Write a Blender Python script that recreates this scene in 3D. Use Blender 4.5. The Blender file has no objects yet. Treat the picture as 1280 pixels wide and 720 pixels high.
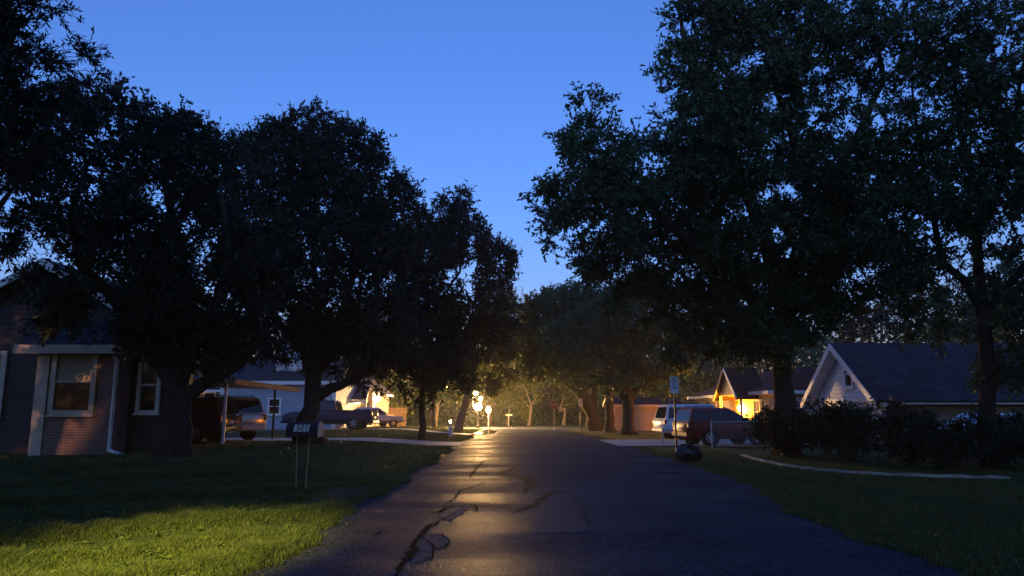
import bpy, math, random
import numpy as np
from mathutils import Vector, Matrix

random.seed(7)
PI = math.pi
R = math.radians
scene = bpy.context.scene
col = scene.collection

# ------------------------------------------------------------------ camera
CAM = np.array([0.0, 0.0, 1.5])
F = 924.0
PITCH = math.atan(155.0 / F)


def P(px, py, Y):
    """world point at road-distance Y seen towards photo pixel px, py (used for laying out the survey of the street)"""
    u, v = (px - 640) / F, (360 - py) / F
    d = np.array([u, math.cos(PITCH) - v * math.sin(PITCH), math.sin(PITCH) + v * math.cos(PITCH)])
    return CAM + d * (Y / d[1])


def smooth(t):
    t = np.clip(t, 0, 1)
    return t * t * (3 - 2 * t)


def H(x, y):
    """ground height: the left hand yards lie a little higher than the road"""
    x = np.asarray(x, float); y = np.asarray(y, float)
    a = 0.32 * smooth((-x - 2.6) / 5.0) * (1 - smooth((y - 62) / 7.0))
    b = 0.05 * np.sin(x * 0.35 + 1.3) * np.sin(y * 0.21) * smooth((np.abs(x - 1) - 4.5) / 4.0)
    return a + b


def hz(x, y):
    return float(H(x, y))


def G(px, py, z0=None):
    """point on the ground seen at a photo pixel"""
    z = 0.0
    for _ in range(6):
        u, v = (px - 640) / F, (360 - py) / F
        d = np.array([u, math.cos(PITCH) - v * math.sin(PITCH), math.sin(PITCH) + v * math.cos(PITCH)])
        t = (z - 1.5) / d[2]
        p = CAM + d * t
        z = hz(p[0], p[1]) if z0 is None else z0
    return p


# ------------------------------------------------------------------ materials
def new_mat(name):
    m = bpy.data.materials.new(name)
    m.use_nodes = True
    return m, m.node_tree.nodes, m.node_tree.links, m.node_tree.nodes['Principled BSDF']


def simple(name, c, rough=0.6, metal=0.0, noise=0.15, scale=6.0, bump=0.0, coat=0.0, spec=0.5):
    m, n, l, b = new_mat(name)
    b.inputs['Roughness'].default_value = rough
    b.inputs['Metallic'].default_value = metal
    b.inputs['Specular IOR Level'].default_value = spec
    b.inputs['Coat Weight'].default_value = coat
    tc = n.new('ShaderNodeTexCoord')
    nz = n.new('ShaderNodeTexNoise'); nz.inputs['Scale'].default_value = scale; nz.inputs['Detail'].default_value = 6
    l.new(tc.outputs['Object'], nz.inputs['Vector'])
    r = n.new('ShaderNodeValToRGB')
    r.color_ramp.elements[0].position = 0.3; r.color_ramp.elements[1].position = 0.7
    r.color_ramp.elements[0].color = tuple(x * (1 - noise) for x in c) + (1,)
    r.color_ramp.elements[1].color = tuple(min(1, x * (1 + noise)) for x in c) + (1,)
    l.new(nz.outputs['Fac'], r.inputs['Fac']); l.new(r.outputs['Color'], b.inputs['Base Color'])
    if bump:
        bp = n.new('ShaderNodeBump'); bp.inputs['Strength'].default_value = bump; bp.inputs['Distance'].default_value = 0.02
        l.new(nz.outputs['Fac'], bp.inputs['Height']); l.new(bp.outputs['Normal'], b.inputs['Normal'])
    return m


def emit(name, c, s):
    m, n, l, b = new_mat(name)
    b.inputs['Base Color'].default_value = (0.8, 0.8, 0.8, 1)
    b.inputs['Emission Color'].default_value = c + (1,)
    b.inputs['Emission Strength'].default_value = s
    return m


def leafmat(name, c0, c1, trans=0.25, rough=0.55):
    m, n, l, b = new_mat(name)
    g = n.new('ShaderNodeNewGeometry')
    r = n.new('ShaderNodeValToRGB')
    r.color_ramp.elements[0].color = c0 + (1,); r.color_ramp.elements[1].color = c1 + (1,)
    l.new(g.outputs['Random Per Island'], r.inputs['Fac'])
    l.new(r.outputs['Color'], b.inputs['Base Color'])
    b.inputs['Roughness'].default_value = rough
    b.inputs['Specular IOR Level'].default_value = 0.35
    t = n.new('ShaderNodeBsdfTranslucent'); l.new(r.outputs['Color'], t.inputs['Color'])
    mx = n.new('ShaderNodeMixShader'); mx.inputs[0].default_value = trans
    l.new(b.outputs[0], mx.inputs[1]); l.new(t.outputs[0], mx.inputs[2])
    l.new(mx.outputs[0], n['Material Output'].inputs['Surface'])
    return m


def siding(name, c, pitch=0.16, rough=0.55):
    """lapped boards: the lap is a bump, dirt is noise"""
    m, n, l, b = new_mat(name)
    b.inputs['Roughness'].default_value = rough; b.inputs['Specular IOR Level'].default_value = 0.2
    tc = n.new('ShaderNodeTexCoord'); sp = n.new('ShaderNodeSeparateXYZ')
    l.new(tc.outputs['Object'], sp.inputs[0])
    d = n.new('ShaderNodeMath'); d.operation = 'DIVIDE'; d.inputs[1].default_value = pitch
    f = n.new('ShaderNodeMath'); f.operation = 'FRACT'
    l.new(sp.outputs['Z'], d.inputs[0]); l.new(d.outputs[0], f.inputs[0])
    rp = n.new('ShaderNodeValToRGB'); e = rp.color_ramp.elements
    e[0].position = 0.0; e[0].color = (1, 1, 1, 1); e[1].position = 0.9; e[1].color = (0.35, 0.35, 0.35, 1)
    k = rp.color_ramp.elements.new(0.97); k.color = (0, 0, 0, 1)
    l.new(f.outputs[0], rp.inputs['Fac'])
    bp = n.new('ShaderNodeBump'); bp.inputs['Distance'].default_value = 0.03; bp.inputs['Strength'].default_value = 1.0
    l.new(rp.outputs['Color'], bp.inputs['Height']); l.new(bp.outputs['Normal'], b.inputs['Normal'])
    nz = n.new('ShaderNodeTexNoise'); nz.inputs['Scale'].default_value = 1.7; nz.inputs['Detail'].default_value = 7
    l.new(tc.outputs['Object'], nz.inputs['Vector'])
    r2 = n.new('ShaderNodeValToRGB')
    r2.color_ramp.elements[0].position = 0.25; r2.color_ramp.elements[1].position = 0.75
    r2.color_ramp.elements[0].color = tuple(x * 0.72 for x in c) + (1,); r2.color_ramp.elements[1].color = c + (1,)
    l.new(nz.outputs['Fac'], r2.inputs['Fac'])
    # thin darker line at the gap under each lap
    lt = n.new('ShaderNodeMath'); lt.operation = 'GREATER_THAN'; lt.inputs[1].default_value = 0.93
    l.new(f.outputs[0], lt.inputs[0])
    mx = n.new('ShaderNodeMix'); mx.data_type = 'RGBA'
    l.new(lt.outputs[0], mx.inputs['Factor']); l.new(r2.outputs['Color'], mx.inputs['A'])
    mx.inputs['B'].default_value = tuple(x * 0.45 for x in c) + (1,)
    l.new(mx.outputs['Result'], b.inputs['Base Color'])
    return m


def brick(name, c1, c2, mortar, bw=0.22, rh=0.075, ms=0.008, spec=0.3):
    m, n, l, b = new_mat(name)
    b.inputs['Roughness'].default_value = 0.85
    tc = n.new('ShaderNodeTexCoord'); sp = n.new('ShaderNodeSeparateXYZ'); cb = n.new('ShaderNodeCombineXYZ')
    ad = n.new('ShaderNodeMath'); ad.operation = 'ADD'
    l.new(tc.outputs['Object'], sp.inputs[0]); l.new(sp.outputs['X'], ad.inputs[0]); l.new(sp.outputs['Y'], ad.inputs[1])
    l.new(ad.outputs[0], cb.inputs['X']); l.new(sp.outputs['Z'], cb.inputs['Y'])
    bt = n.new('ShaderNodeTexBrick'); bt.inputs['Scale'].default_value = 1.0
    bt.inputs['Brick Width'].default_value = bw; bt.inputs['Row Height'].default_value = rh; bt.inputs['Mortar Size'].default_value = ms; b.inputs['Specular IOR Level'].default_value = spec
    bt.inputs['Color1'].default_value = c1 + (1,); bt.inputs['Color2'].default_value = c2 + (1,); bt.inputs['Mortar'].default_value = mortar + (1,)
    l.new(cb.outputs[0], bt.inputs['Vector'])
    nz = n.new('ShaderNodeTexNoise'); nz.inputs['Scale'].default_value = 1.1; nz.inputs['Detail'].default_value = 8
    l.new(tc.outputs['Object'], nz.inputs['Vector'])
    mx = n.new('ShaderNodeMix'); mx.data_type = 'RGBA'; mx.blend_type = 'MULTIPLY'; mx.inputs['Factor'].default_value = 0.7
    l.new(bt.outputs['Color'], mx.inputs['A']); l.new(nz.outputs['Color'], mx.inputs['B'])
    mp = n.new('ShaderNodeMapRange'); mp.inputs['From Min'].default_value = 0.3; mp.inputs['From Max'].default_value = 0.7
    mp.inputs['To Min'].default_value = 0.5; mp.inputs['To Max'].default_value = 1.15
    l.new(nz.outputs['Fac'], mp.inputs['Value']); l.new(mp.outputs[0], mx.inputs['B'])
    l.new(mx.outputs['Result'], b.inputs['Base Color'])
    bp = n.new('ShaderNodeBump'); bp.inputs['Distance'].default_value = 0.006
    l.new(bt.outputs['Fac'], bp.inputs['Height']); bp.invert = True
    l.new(bp.outputs['Normal'], b.inputs['Normal'])
    return m


def asphalt():
    m, n, l, b = new_mat('asphalt')
    tc = n.new('ShaderNodeTexCoord')
    fine = n.new('ShaderNodeTexNoise'); fine.inputs['Scale'].default_value = 34; fine.inputs['Detail'].default_value = 4
    vor = n.new('ShaderNodeTexVoronoi'); vor.inputs['Scale'].default_value = 45
    mid = n.new('ShaderNodeTexNoise'); mid.inputs['Scale'].default_value = 0.7; mid.inputs['Detail'].default_value = 11; mid.inputs['Roughness'].default_value = 0.78
    mp = n.new('ShaderNodeMapping'); mp.inputs['Scale'].default_value = (0.5, 1.6, 1); mp.inputs['Location'].default_value = (4.3, 2.2, 0.6)
    big = n.new('ShaderNodeTexNoise'); big.inputs['Scale'].default_value = 0.32; big.inputs['Detail'].default_value = 4; big.inputs['Distortion'].default_value = 0.8
    for t in (fine, vor, mid):
        l.new(tc.outputs['Object'], t.inputs['Vector'])
    l.new(tc.outputs['Object'], mp.inputs['Vector']); l.new(mp.outputs[0], big.inputs['Vector'])
    r = n.new('ShaderNodeValToRGB')
    r.color_ramp.elements[0].position = 0.34; r.color_ramp.elements[1].position = 0.68
    r.color_ramp.elements[0].color = (0.032, 0.037, 0.052, 1); r.color_ramp.elements[1].color = (0.07, 0.079, 0.104, 1)
    l.new(mid.outputs['Fac'], r.inputs['Fac'])
    r2 = n.new('ShaderNodeValToRGB')
    r2.color_ramp.elements[0].position = 0.35; r2.color_ramp.elements[1].position = 0.75
    r2.color_ramp.elements[0].color = (0.3, 0.3, 0.3, 1); r2.color_ramp.elements[1].color = (1.9, 1.88, 1.85, 1)
    l.new(fine.outputs['Fac'], r2.inputs['Fac'])
    mx = n.new('ShaderNodeMix'); mx.data_type = 'RGBA'; mx.blend_type = 'MULTIPLY'; mx.inputs['Factor'].default_value = 1
    l.new(r.outputs['Color'], mx.inputs['A']); l.new(r2.outputs['Color'], mx.inputs['B'])
    l.new(mx.outputs['Result'], b.inputs['Base Color'])
    rr = n.new('ShaderNodeMapRange'); rr.inputs['From Min'].default_value = 0.38; rr.inputs['From Max'].default_value = 0.62
    rr.inputs['To Min'].default_value = 0.52; rr.inputs['To Max'].default_value = 0.8; b.inputs['IOR'].default_value = 1.25
    l.new(big.outputs['Fac'], rr.inputs['Value']); l.new(rr.outputs[0], b.inputs['Roughness'])
    rs = n.new('ShaderNodeMapRange'); rs.inputs['From Min'].default_value = 0.36; rs.inputs['From Max'].default_value = 0.6
    rs.inputs['To Min'].default_value = 0.035; rs.inputs['To Max'].default_value = 0.012
    l.new(big.outputs['Fac'], rs.inputs['Value']); l.new(rs.outputs[0], b.inputs['Specular IOR Level'])
    b1 = n.new('ShaderNodeBump'); b1.inputs['Strength'].default_value = 0.6; b1.inputs['Distance'].default_value = 0.006
    l.new(vor.outputs['Distance'], b1.inputs['Height'])
    b2 = n.new('ShaderNodeBump'); b2.inputs['Strength'].default_value = 0.05; b2.inputs['Distance'].default_value = 0.08
    l.new(big.outputs['Fac'], b2.inputs['Height']); l.new(b1.outputs['Normal'], b2.inputs['Normal'])
    l.new(b2.outputs['Normal'], b.inputs['Normal'])
    return m


def ground_mat():
    m, n, l, b = new_mat('lawn')
    b.inputs['Roughness'].default_value = 0.95; b.inputs['Specular IOR Level'].default_value = 0.1
    tc = n.new('ShaderNodeTexCoord')
    nz = n.new('ShaderNodeTexNoise'); nz.inputs['Scale'].default_value = 0.5; nz.inputs['Detail'].default_value = 9; nz.inputs['Roughness'].default_value = 0.7
    n2 = n.new('ShaderNodeTexNoise'); n2.inputs['Scale'].default_value = 28; n2.inputs['Detail'].default_value = 5
    l.new(tc.outputs['Object'], nz.inputs['Vector']); l.new(tc.outputs['Object'], n2.inputs['Vector'])
    r = n.new('ShaderNodeValToRGB'); e = r.color_ramp.elements
    e[0].position = 0.34; e[0].color = (0.055, 0.042, 0.022, 1); e[1].position = 0.62; e[1].color = (0.05, 0.085, 0.018, 1)
    k = e.new(0.46); k.color = (0.055, 0.075, 0.02, 1)
    l.new(nz.outputs['Fac'], r.inputs['Fac'])
    r2 = n.new('ShaderNodeValToRGB'); r2.color_ramp.elements[0].position = 0.3; r2.color_ramp.elements[1].position = 0.75
    r2.color_ramp.elements[0].color = (0.4, 0.4, 0.4, 1); r2.color_ramp.elements[1].color = (1.3, 1.3, 1.1, 1)
    l.new(n2.outputs['Fac'], r2.inputs['Fac'])
    mx = n.new('ShaderNodeMix'); mx.data_type = 'RGBA'; mx.blend_type = 'MULTIPLY'; mx.inputs['Factor'].default_value = 1
    l.new(r.outputs['Color'], mx.inputs['A']); l.new(r2.outputs['Color'], mx.inputs['B'])
    l.new(mx.outputs['Result'], b.inputs['Base Color'])
    bp = n.new('ShaderNodeBump'); bp.inputs['Strength'].default_value = 0.8; bp.inputs['Distance'].default_value = 0.05
    l.new(n2.outputs['Fac'], bp.inputs['Height']); l.new(bp.outputs['Normal'], b.inputs['Normal'])
    return m


def glass_mat(name, c=(0.01, 0.012, 0.015), rough=0.05):
    m = simple(name, c, rough, 0, 0.05, 2, 0, 0, 0.4)
    return m


M = {
    'asphalt': asphalt(), 'lawn': ground_mat(),
    'concrete': simple('concrete', (0.3, 0.29, 0.27), 0.75, 0, 0.25, 2.5, 0.2),
    'pale_conc': simple('pale_concrete', (0.36, 0.33, 0.26), 0.85, 0, 0.5, 3.0, 0.3),
    'crack': simple('crack_filler', (0.006, 0.006, 0.006), 0.9, spec=0.1),
    'tar': simple('tar_seal', (0.016, 0.017, 0.02), 0.75, spec=0.03),
    'patch': simple('broken_asphalt', (0.085, 0.085, 0.092), 0.8, 0, 0.6, 14, 0.9),
    'patch2': simple('patched_asphalt', (0.06, 0.067, 0.084), 0.68, 0, 0.45, 22, 0.4, 0, 0.03),
    'water': simple('water', (0.02, 0.02, 0.02), 0.06, 0, 0.1, 5, 0.05),
    'dirt': simple('dirt', (0.09, 0.06, 0.04), 0.95, 0, 0.35, 12, 0.6, spec=0.1),
    'bark': simple('bark', (0.045, 0.035, 0.026), 0.95, 0, 0.4, 9, 0.9, spec=0.1),
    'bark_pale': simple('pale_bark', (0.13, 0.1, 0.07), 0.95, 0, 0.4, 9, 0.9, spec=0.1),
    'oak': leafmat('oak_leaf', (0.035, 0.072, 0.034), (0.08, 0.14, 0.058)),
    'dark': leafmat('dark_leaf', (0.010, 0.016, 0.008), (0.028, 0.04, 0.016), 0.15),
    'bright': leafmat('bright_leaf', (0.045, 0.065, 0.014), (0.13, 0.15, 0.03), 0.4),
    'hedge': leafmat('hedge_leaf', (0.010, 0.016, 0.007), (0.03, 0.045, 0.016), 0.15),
    'grass': leafmat('grass_blade', (0.04, 0.06, 0.014), (0.105, 0.132, 0.034), 0.3),
    'straw': leafmat('dead_leaf', (0.03, 0.02, 0.012), (0.08, 0.055, 0.03), 0.1),
    'shingle': brick('shingle', (0.03, 0.033, 0.045), (0.055, 0.06, 0.08), (0.012, 0.012, 0.016), .34, .085, .008, .15),
    'shingle_brown': brick('brown_shingle', (0.04, 0.02, 0.016), (0.065, 0.034, 0.026), (0.015, 0.01, 0.008), .34, .085, .008, .12),
    'trim': simple('white_trim', (0.72, 0.7, 0.66), 0.5, 0, 0.12, 3),
    'trim_tan': simple('tan_trim', (0.5, 0.4, 0.3), 0.55, 0, 0.2, 3),
    'red_brick': brick('red_brick', (0.22, 0.11, 0.09), (0.28, 0.15, 0.12), (0.3, 0.27, 0.25)),
    'tan_brick': brick('tan_brick', (0.3, 0.22, 0.15), (0.36, 0.27, 0.19), (0.34, 0.3, 0.25)),
    'white_siding': siding('white_siding', (0.82, 0.82, 0.82), 0.2),
    'cream_siding': siding('cream_siding', (0.62, 0.55, 0.44), 0.18),
    'blue_siding': siding('blue_grey_siding', (0.36, 0.43, 0.5), 0.18),
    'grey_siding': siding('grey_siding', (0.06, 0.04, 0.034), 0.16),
    'brown_siding': siding('brown_siding', (0.3, 0.24, 0.21), 0.18),
    'tan_wall': simple('tan_stucco', (0.42, 0.33, 0.22), 0.85, 0, 0.12, 3, 0.2),
    'glass': glass_mat('window_glass'),
    'blind': simple('window_blind', (0.34, 0.27, 0.17), 0.7, 0, 0.15, 30),
    'curtain': simple('curtain', (0.4, 0.37, 0.36), 0.8, 0, 0.2, 10),
    'door': simple('painted_door', (0.5, 0.34, 0.16), 0.5, 0, 0.1, 3),
    'garage': simple('garage_door', (0.6, 0.6, 0.6), 0.5, 0, 0.08, 3),
    'awning': simple('porch_roof_metal', (0.05, 0.055, 0.08), 0.5, 0, 0.15, 4),
    'wood': simple('fence_wood', (0.28, 0.18, 0.1), 0.8, 0, 0.3, 8, 0.3),
    'rust': simple('rusty_steel', (0.34, 0.25, 0.17), 0.8, 0.0, 0.4, 30),
    'galv': simple('galvanised_steel', (0.5, 0.5, 0.5), 0.4, 0.9, 0.15, 10),
    'steel_dark': simple('dark_post_steel', (0.03, 0.03, 0.03), 0.5, 0.6, 0.2, 10),
    'white_paint': simple('white_post_paint', (0.7, 0.69, 0.67), 0.5, 0, 0.2, 8),
    'sign_white': simple('sign_sheeting', (0.68, 0.68, 0.72), 0.4, 0, 0.06, 8),
    'sign_dim': simple('dull_sign_sheeting', (0.22, 0.2, 0.18), 0.6),
    'sign_red': simple('red_sign_sheeting', (0.09, 0.01, 0.01), 0.4, 0, 0.1, 8),
    'sign_green': simple('green_sign_sheeting', (0.35, 0.34, 0.22), 0.4, 0, 0.1, 8),
    'ink': simple('sign_ink', (0.02, 0.02, 0.05), 0.6),
    'ink_black': simple('black_ink', (0.012, 0.012, 0.012), 0.6),
    'mailbox': simple('mailbox_paint', (0.011, 0.011, 0.018), 0.6, 0.0, 0.3, 8, 0, 0, 0.25),
    'bag': simple('black_plastic_bag', (0.012, 0.012, 0.016), 0.22, 0, 0.2, 5, 0.5),
    'p_white': simple('white_car_paint', (0.7, 0.7, 0.7), 0.3, 0, 0.04, 2, 0, 0.6),
    'p_red': simple('red_car_paint', (0.19, 0.012, 0.012), 0.45, 0.0, 0.05, 2, 0, 0.1, 0.35),
    'p_navy': simple('navy_car_paint', (0.01, 0.014, 0.06), 0.5, 0.0, 0.05, 2, 0, 0.1, 0.3),
    'p_black': simple('black_car_paint', (0.01, 0.01, 0.014), 0.25, 0.2, 0.05, 2, 0, 0.8),
    'p_gold': simple('champagne_car_paint', (0.42, 0.34, 0.28), 0.3, 0.4, 0.05, 2, 0, 0.7),
    'p_silver': simple('pale_car_paint', (0.5, 0.5, 0.52), 0.3, 0.3, 0.05, 2, 0, 0.7),
    'matte': simple('matte_navy', (0.01, 0.012, 0.03), 0.95, spec=0.03),
    'tyre': simple('tyre_rubber', (0.012, 0.012, 0.012), 0.85, 0, 0.2, 20, spec=0.2),
    'rim': simple('alloy', (0.5, 0.5, 0.52), 0.3, 0.85, 0.1, 5),
    'plastic': simple('black_trim_plastic', (0.014, 0.014, 0.015), 0.6),
    'carglass': glass_mat('car_glass', (0.006, 0.007, 0.009), 0.04),
    'tail': simple('tail_lens', (0.16, 0.012, 0.012), 0.4, 0, 0.15, 9, 0, 0.0),
    'head': simple('head_lens', (0.7, 0.72, 0.75), 0.08, 0.3, 0.1, 9, 0, 0.5),
    'chrome': simple('chrome', (0.7, 0.7, 0.7), 0.12, 1.0, 0.05, 4),
    'plate': simple('blank_plate', (0.55, 0.55, 0.5), 0.5),
    'lamp': emit('lamp_globe', (1.0, 0.56, 0.19), 5600.0),
    'lantern': emit('small_lantern', (1.0, 0.55, 0.2), 260.0),
    'porch_lamp': emit('porch_lamp', (1.0, 0.31, 0.01), 3200.0),
    'porch_lamp_white': emit('warm_porch_lamp', (1.0, 0.5, 0.16), 170.0),
    'wall_lantern': emit('wall_lantern_glow', (1.0, 0.5, 0.14), 1500.0),
    'lamp_lens': emit('street_lamp_lens', (1.0, 0.66, 0.25), 30.0),
}


for k_ in ('crack', 'tar', 'patch', 'patch2'):
    M[k_].node_tree.nodes['Principled BSDF'].inputs['IOR'].default_value = 1.25
    M[k_].node_tree.nodes['Principled BSDF'].inputs['Specular IOR Level'].default_value = 0.03

# ------------------------------------------------------------------ objects
def tag(o, label=None, cat=None, group=None, kind=None):
    if label: o['label'] = label
    if cat: o['category'] = cat
    if group: o['group'] = group
    if kind: o['kind'] = kind
    return o


def thing(name, label, cat, loc=(0, 0, 0), rz=0.0, group=None):
    o = bpy.data.objects.new(name, None)
    o.empty_display_size = 0.2
    col.objects.link(o)
    o.location = tuple(float(v) for v in loc); o.rotation_euler = (0, 0, rz)
    return tag(o, label, cat, group)


def link_mesh(name, me, mat, parent=None, smooth_angle=None):
    if mat is not None:
        for mm in (mat if isinstance(mat, (list, tuple)) else [mat]):
            me.materials.append(mm)
    o = bpy.data.objects.new(name, me)
    col.objects.link(o)
    if parent: o.parent = parent
    if smooth_angle is not None:
        me.polygons.foreach_set('use_smooth', [True] * len(me.polygons))
        me.set_sharp_from_angle(angle=R(smooth_angle))
    return o


def np_mesh(name, V, Fq, mat, parent=None, smooth_angle=None):
    me = bpy.data.meshes.new(name)
    V = np.asarray(V, np.float32); Fq = np.asarray(Fq, np.int32)
    nf, k = Fq.shape
    me.vertices.add(len(V)); me.vertices.foreach_set('co', V.ravel())
    me.loops.add(nf * k); me.loops.foreach_set('vertex_index', Fq.ravel())
    me.polygons.add(nf); me.polygons.foreach_set('loop_start', np.arange(0, nf * k, k, dtype=np.int32))
    me.update(calc_edges=True); me.validate()
    return link_mesh(name, me, mat, parent, smooth_angle)


class MB:
    def __init__(s):
        s.v = []; s.f = []

    def add(s, vs, fs):
        b = len(s.v)
        s.v += [tuple(float(q) for q in p) for p in vs]
        s.f += [tuple(i + b for i in f) for f in fs]
        return s

    def box(s, x0, x1, y0, y1, z0, z1):
        vs = [(x, y, z) for z in (z0, z1) for (x, y) in ((x0, y0), (x1, y0), (x1, y1), (x0, y1))]
        return s.add(vs, [(3, 2, 1, 0), (4, 5, 6, 7), (0, 1, 5, 4), (1, 2, 6, 5), (2, 3, 7, 6), (3, 0, 4, 7)])

    def obox(s, c, ax, ay, az):
        """box from centre and three half-axis vectors"""
        c, ax, ay, az = (Vector(q) for q in (c, ax, ay, az))
        vs = [c + i * ax + j * ay + k * az for k in (-1, 1) for (i, j) in ((-1, -1), (1, -1), (1, 1), (-1, 1))]
        return s.add(vs, [(3, 2, 1, 0), (4, 5, 6, 7), (0, 1, 5, 4), (1, 2, 6, 5), (2, 3, 7, 6), (3, 0, 4, 7)])

    def bar(s, a, b, w, h=None, up=(0, 0, 1)):
        a, b = Vector(a), Vector(b); d = b - a; L = d.length; d = d / L
        x = d.cross(Vector(up))
        if x.length < 1e-4: x = d.cross(Vector((1, 0, 0)))
        x.normalize(); y = x.cross(d)
        h = h or w
        return s.obox((a + b) / 2, d * (L / 2), x * (w / 2), y * (h / 2))

    def prism(s, poly, d):
        """poly: list of 3d points, extruded by vector d"""
        n = len(poly); d = Vector(d)
        vs = [Vector(p) for p in poly] + [Vector(p) + d for p in poly]
        return s.add(vs, [tuple(range(n))[::-1], tuple(range(n, 2 * n))] + [(i, (i + 1) % n, n + (i + 1) % n, n + i) for i in range(n)])

    def tube(s, pts, radii, sides=8, cap=True):
        pts = [Vector(tuple(float(q) for q in p)) for p in pts]
        if not hasattr(radii, '__len__'): radii = [radii] * len(pts)
        rings = []; px = None; b = len(s.v)
        for i, p in enumerate(pts):
            d = (pts[min(i + 1, len(pts) - 1)] - pts[max(i - 1, 0)]).normalized()
            if px is None:
                px = d.cross(Vector((0, 0, 1)))
                if px.length < 0.05: px = d.cross(Vector((0, 1, 0)))
            x = (px - d * px.dot(d)).normalized(); px = x; y = d.cross(x)
            for k in range(sides):
                a = 2 * PI * k / sides
                s.v.append(tuple(p + (x * math.cos(a) + y * math.sin(a)) * radii[i]))
        for i in range(len(pts) - 1):
            for k in range(sides):
                k2 = (k + 1) % sides
                s.f.append((b + i * sides + k, b + i * sides + k2, b + (i + 1) * sides + k2, b + (i + 1) * sides + k))
        if cap:
            s.f.append(tuple(b + k for k in range(sides))[::-1])
            s.f.append(tuple(b + (len(pts) - 1) * sides + k for k in range(sides)))
        return s

    def lathe(s, prof, c=(0, 0, 0), axis='z', sides=16):
        """prof: (radius, height) pairs"""
        b = len(s.v); c = Vector(c)
        for (r, h) in prof:
            for k in range(sides):
                a = 2 * PI * k / sides
                q = (r * math.cos(a), r * math.sin(a), h) if axis == 'z' else (r * math.cos(a), h, r * math.sin(a))
                s.v.append(tuple(c + Vector(q)))
        for i in range(len(prof) - 1):
            for k in range(sides):
                k2 = (k + 1) % sides
                s.f.append((b + i * sides + k, b + i * sides + k2, b + (i + 1) * sides + k2, b + (i + 1) * sides + k))
        s.f.append(tuple(b + k for k in range(sides))[::-1]); s.f.append(tuple(b + (len(prof) - 1) * sides + k for k in range(sides)))
        return s

    def build(s, name, mat, parent=None, smooth_angle=None, bevel=0.0):
        me = bpy.data.meshes.new(name)
        me.from_pydata(s.v, [], s.f); me.update()
        o = link_mesh(name, me, mat, parent, smooth_angle)
        if bevel:
            md = o.modifiers.new('bevel', 'BEVEL'); md.width = bevel; md.segments = 2; md.limit_method = 'ANGLE'; md.angle_limit = R(40)
        return o


# ------------------------------------------------------------------ text drawn from strokes (signs)
def text_mesh(name, s, size, mat, parent, loc, rot, extr=0.001, shear=0.0, align='CENTER', bold=0.0):
    cu = bpy.data.curves.new(name, 'FONT')
    cu.body = s; cu.size = size; cu.align_x = align; cu.align_y = 'CENTER'; cu.extrude = extr; cu.shear = shear; cu.offset = bold
    t = bpy.data.objects.new('tmp', cu); col.objects.link(t)
    dg = bpy.context.evaluated_depsgraph_get()
    me = bpy.data.meshes.new_from_object(t.evaluated_get(dg))
    bpy.data.objects.remove(t)
    me.materials.clear()
    o = link_mesh(name, me, mat, parent)
    o.location = loc; o.rotation_euler = rot
    return o


# ------------------------------------------------------------------ ground and road
def grid_axis(lo, hi, dense_lo, dense_hi, step):
    a = list(np.arange(dense_lo, dense_hi + 1e-6, step))
    x = dense_hi; st = step
    while x < hi:
        st *= 1.35; x += st; a.append(min(x, hi))
    x = dense_lo; st = step
    while x > lo:
        st *= 1.35; x -= st; a.insert(0, max(x, lo))
    return np.array(a)


gx = grid_axis(-900, 900, -24, 30, 0.6); gy = grid_axis(-200, 1500, -4, 80, 0.8)
X, Y = np.meshgrid(gx, gy)
V = np.stack([X, Y, H(X, Y)], -1).reshape(-1, 3)
nx, ny = len(gx), len(gy)
ii, jj = np.meshgrid(np.arange(nx - 1), np.arange(ny - 1))
q = (jj * nx + ii).ravel()
gr = np_mesh('ground', V, np.stack([q, q + 1, q + nx + 1, q + nx], 1), M['lawn'], None, 60)
tag(gr, 'lawn and bare ground on both sides of the street', kind='structure')


def sheet(name, pts, z, mat, kind='structure', label=None):
    mb = MB(); mb.add([(p[0], p[1], z) for p in pts], [tuple(range(len(pts)))])
    return tag(mb.build(name, mat), label, kind=kind)


rng = np.random.default_rng(3)


def road_left(y): return -2.42 + 0.10 * math.sin(y * 0.9) + 0.07 * math.sin(y * 2.3 + 1) - (0.25 if 30 < y < 36 else 0) - 0.25 * max(0, y - 50) / 15
def road_right(y): return 4.1 + 1.0 * float(smooth((y - 8) / 12.0)) + 0.1 * math.sin(y * 0.8 + 2) + 0.06 * math.sin(y * 2.6) - 0.6 * float(smooth((y - 40) / 20))


ys = np.arange(-20, 68.01, 0.5)
mb = MB()
for y in ys:
    l_, r_ = road_left(y), road_right(y)
    for k in range(7):
        t = k / 6
        mb.v.append((l_ + (r_ - l_) * t, float(y), 0.012 + 0.05 * 4 * t * (1 - t) * 0.6))
for i in range(len(ys) - 1):
    for k in range(6):
        a = i * 7 + k
        mb.f.append((a, a + 1, a + 8, a + 7))
tag(mb.build('road', M['asphalt'], None, 60), 'damp cracked asphalt street running away from the viewer', kind='structure')


def road_z(x, y):
    l_, r_ = road_left(y), road_right(y)
    t = min(max((x - l_) / (r_ - l_), 0), 1)
    k = min(int(t * 6), 5); a = t * 6 - k
    zz = lambda q: 0.012 + 0.12 * (q / 6) * (1 - q / 6)
    return zz(k) * (1 - a) + zz(k + 1) * a


mb = MB()
for x in np.arange(-120, 121, 4.0):
    e0 = 68.0; e1 = 76.5
    mb.v.append((x, e0 if -3 < x < 5 else e0 + 1.2, 0.02)); mb.v.append((x, e1 + 0.3 * math.sin(x * 0.7), 0.02))
n_ = len(mb.v) // 2
mb.f = [(2 * i, 2 * i + 2, 2 * i + 3, 2 * i + 1) for i in range(n_ - 1)]
tag(mb.build('cross_street', M['asphalt']), 'cross street at the far end under the lamp', kind='structure')


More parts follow.
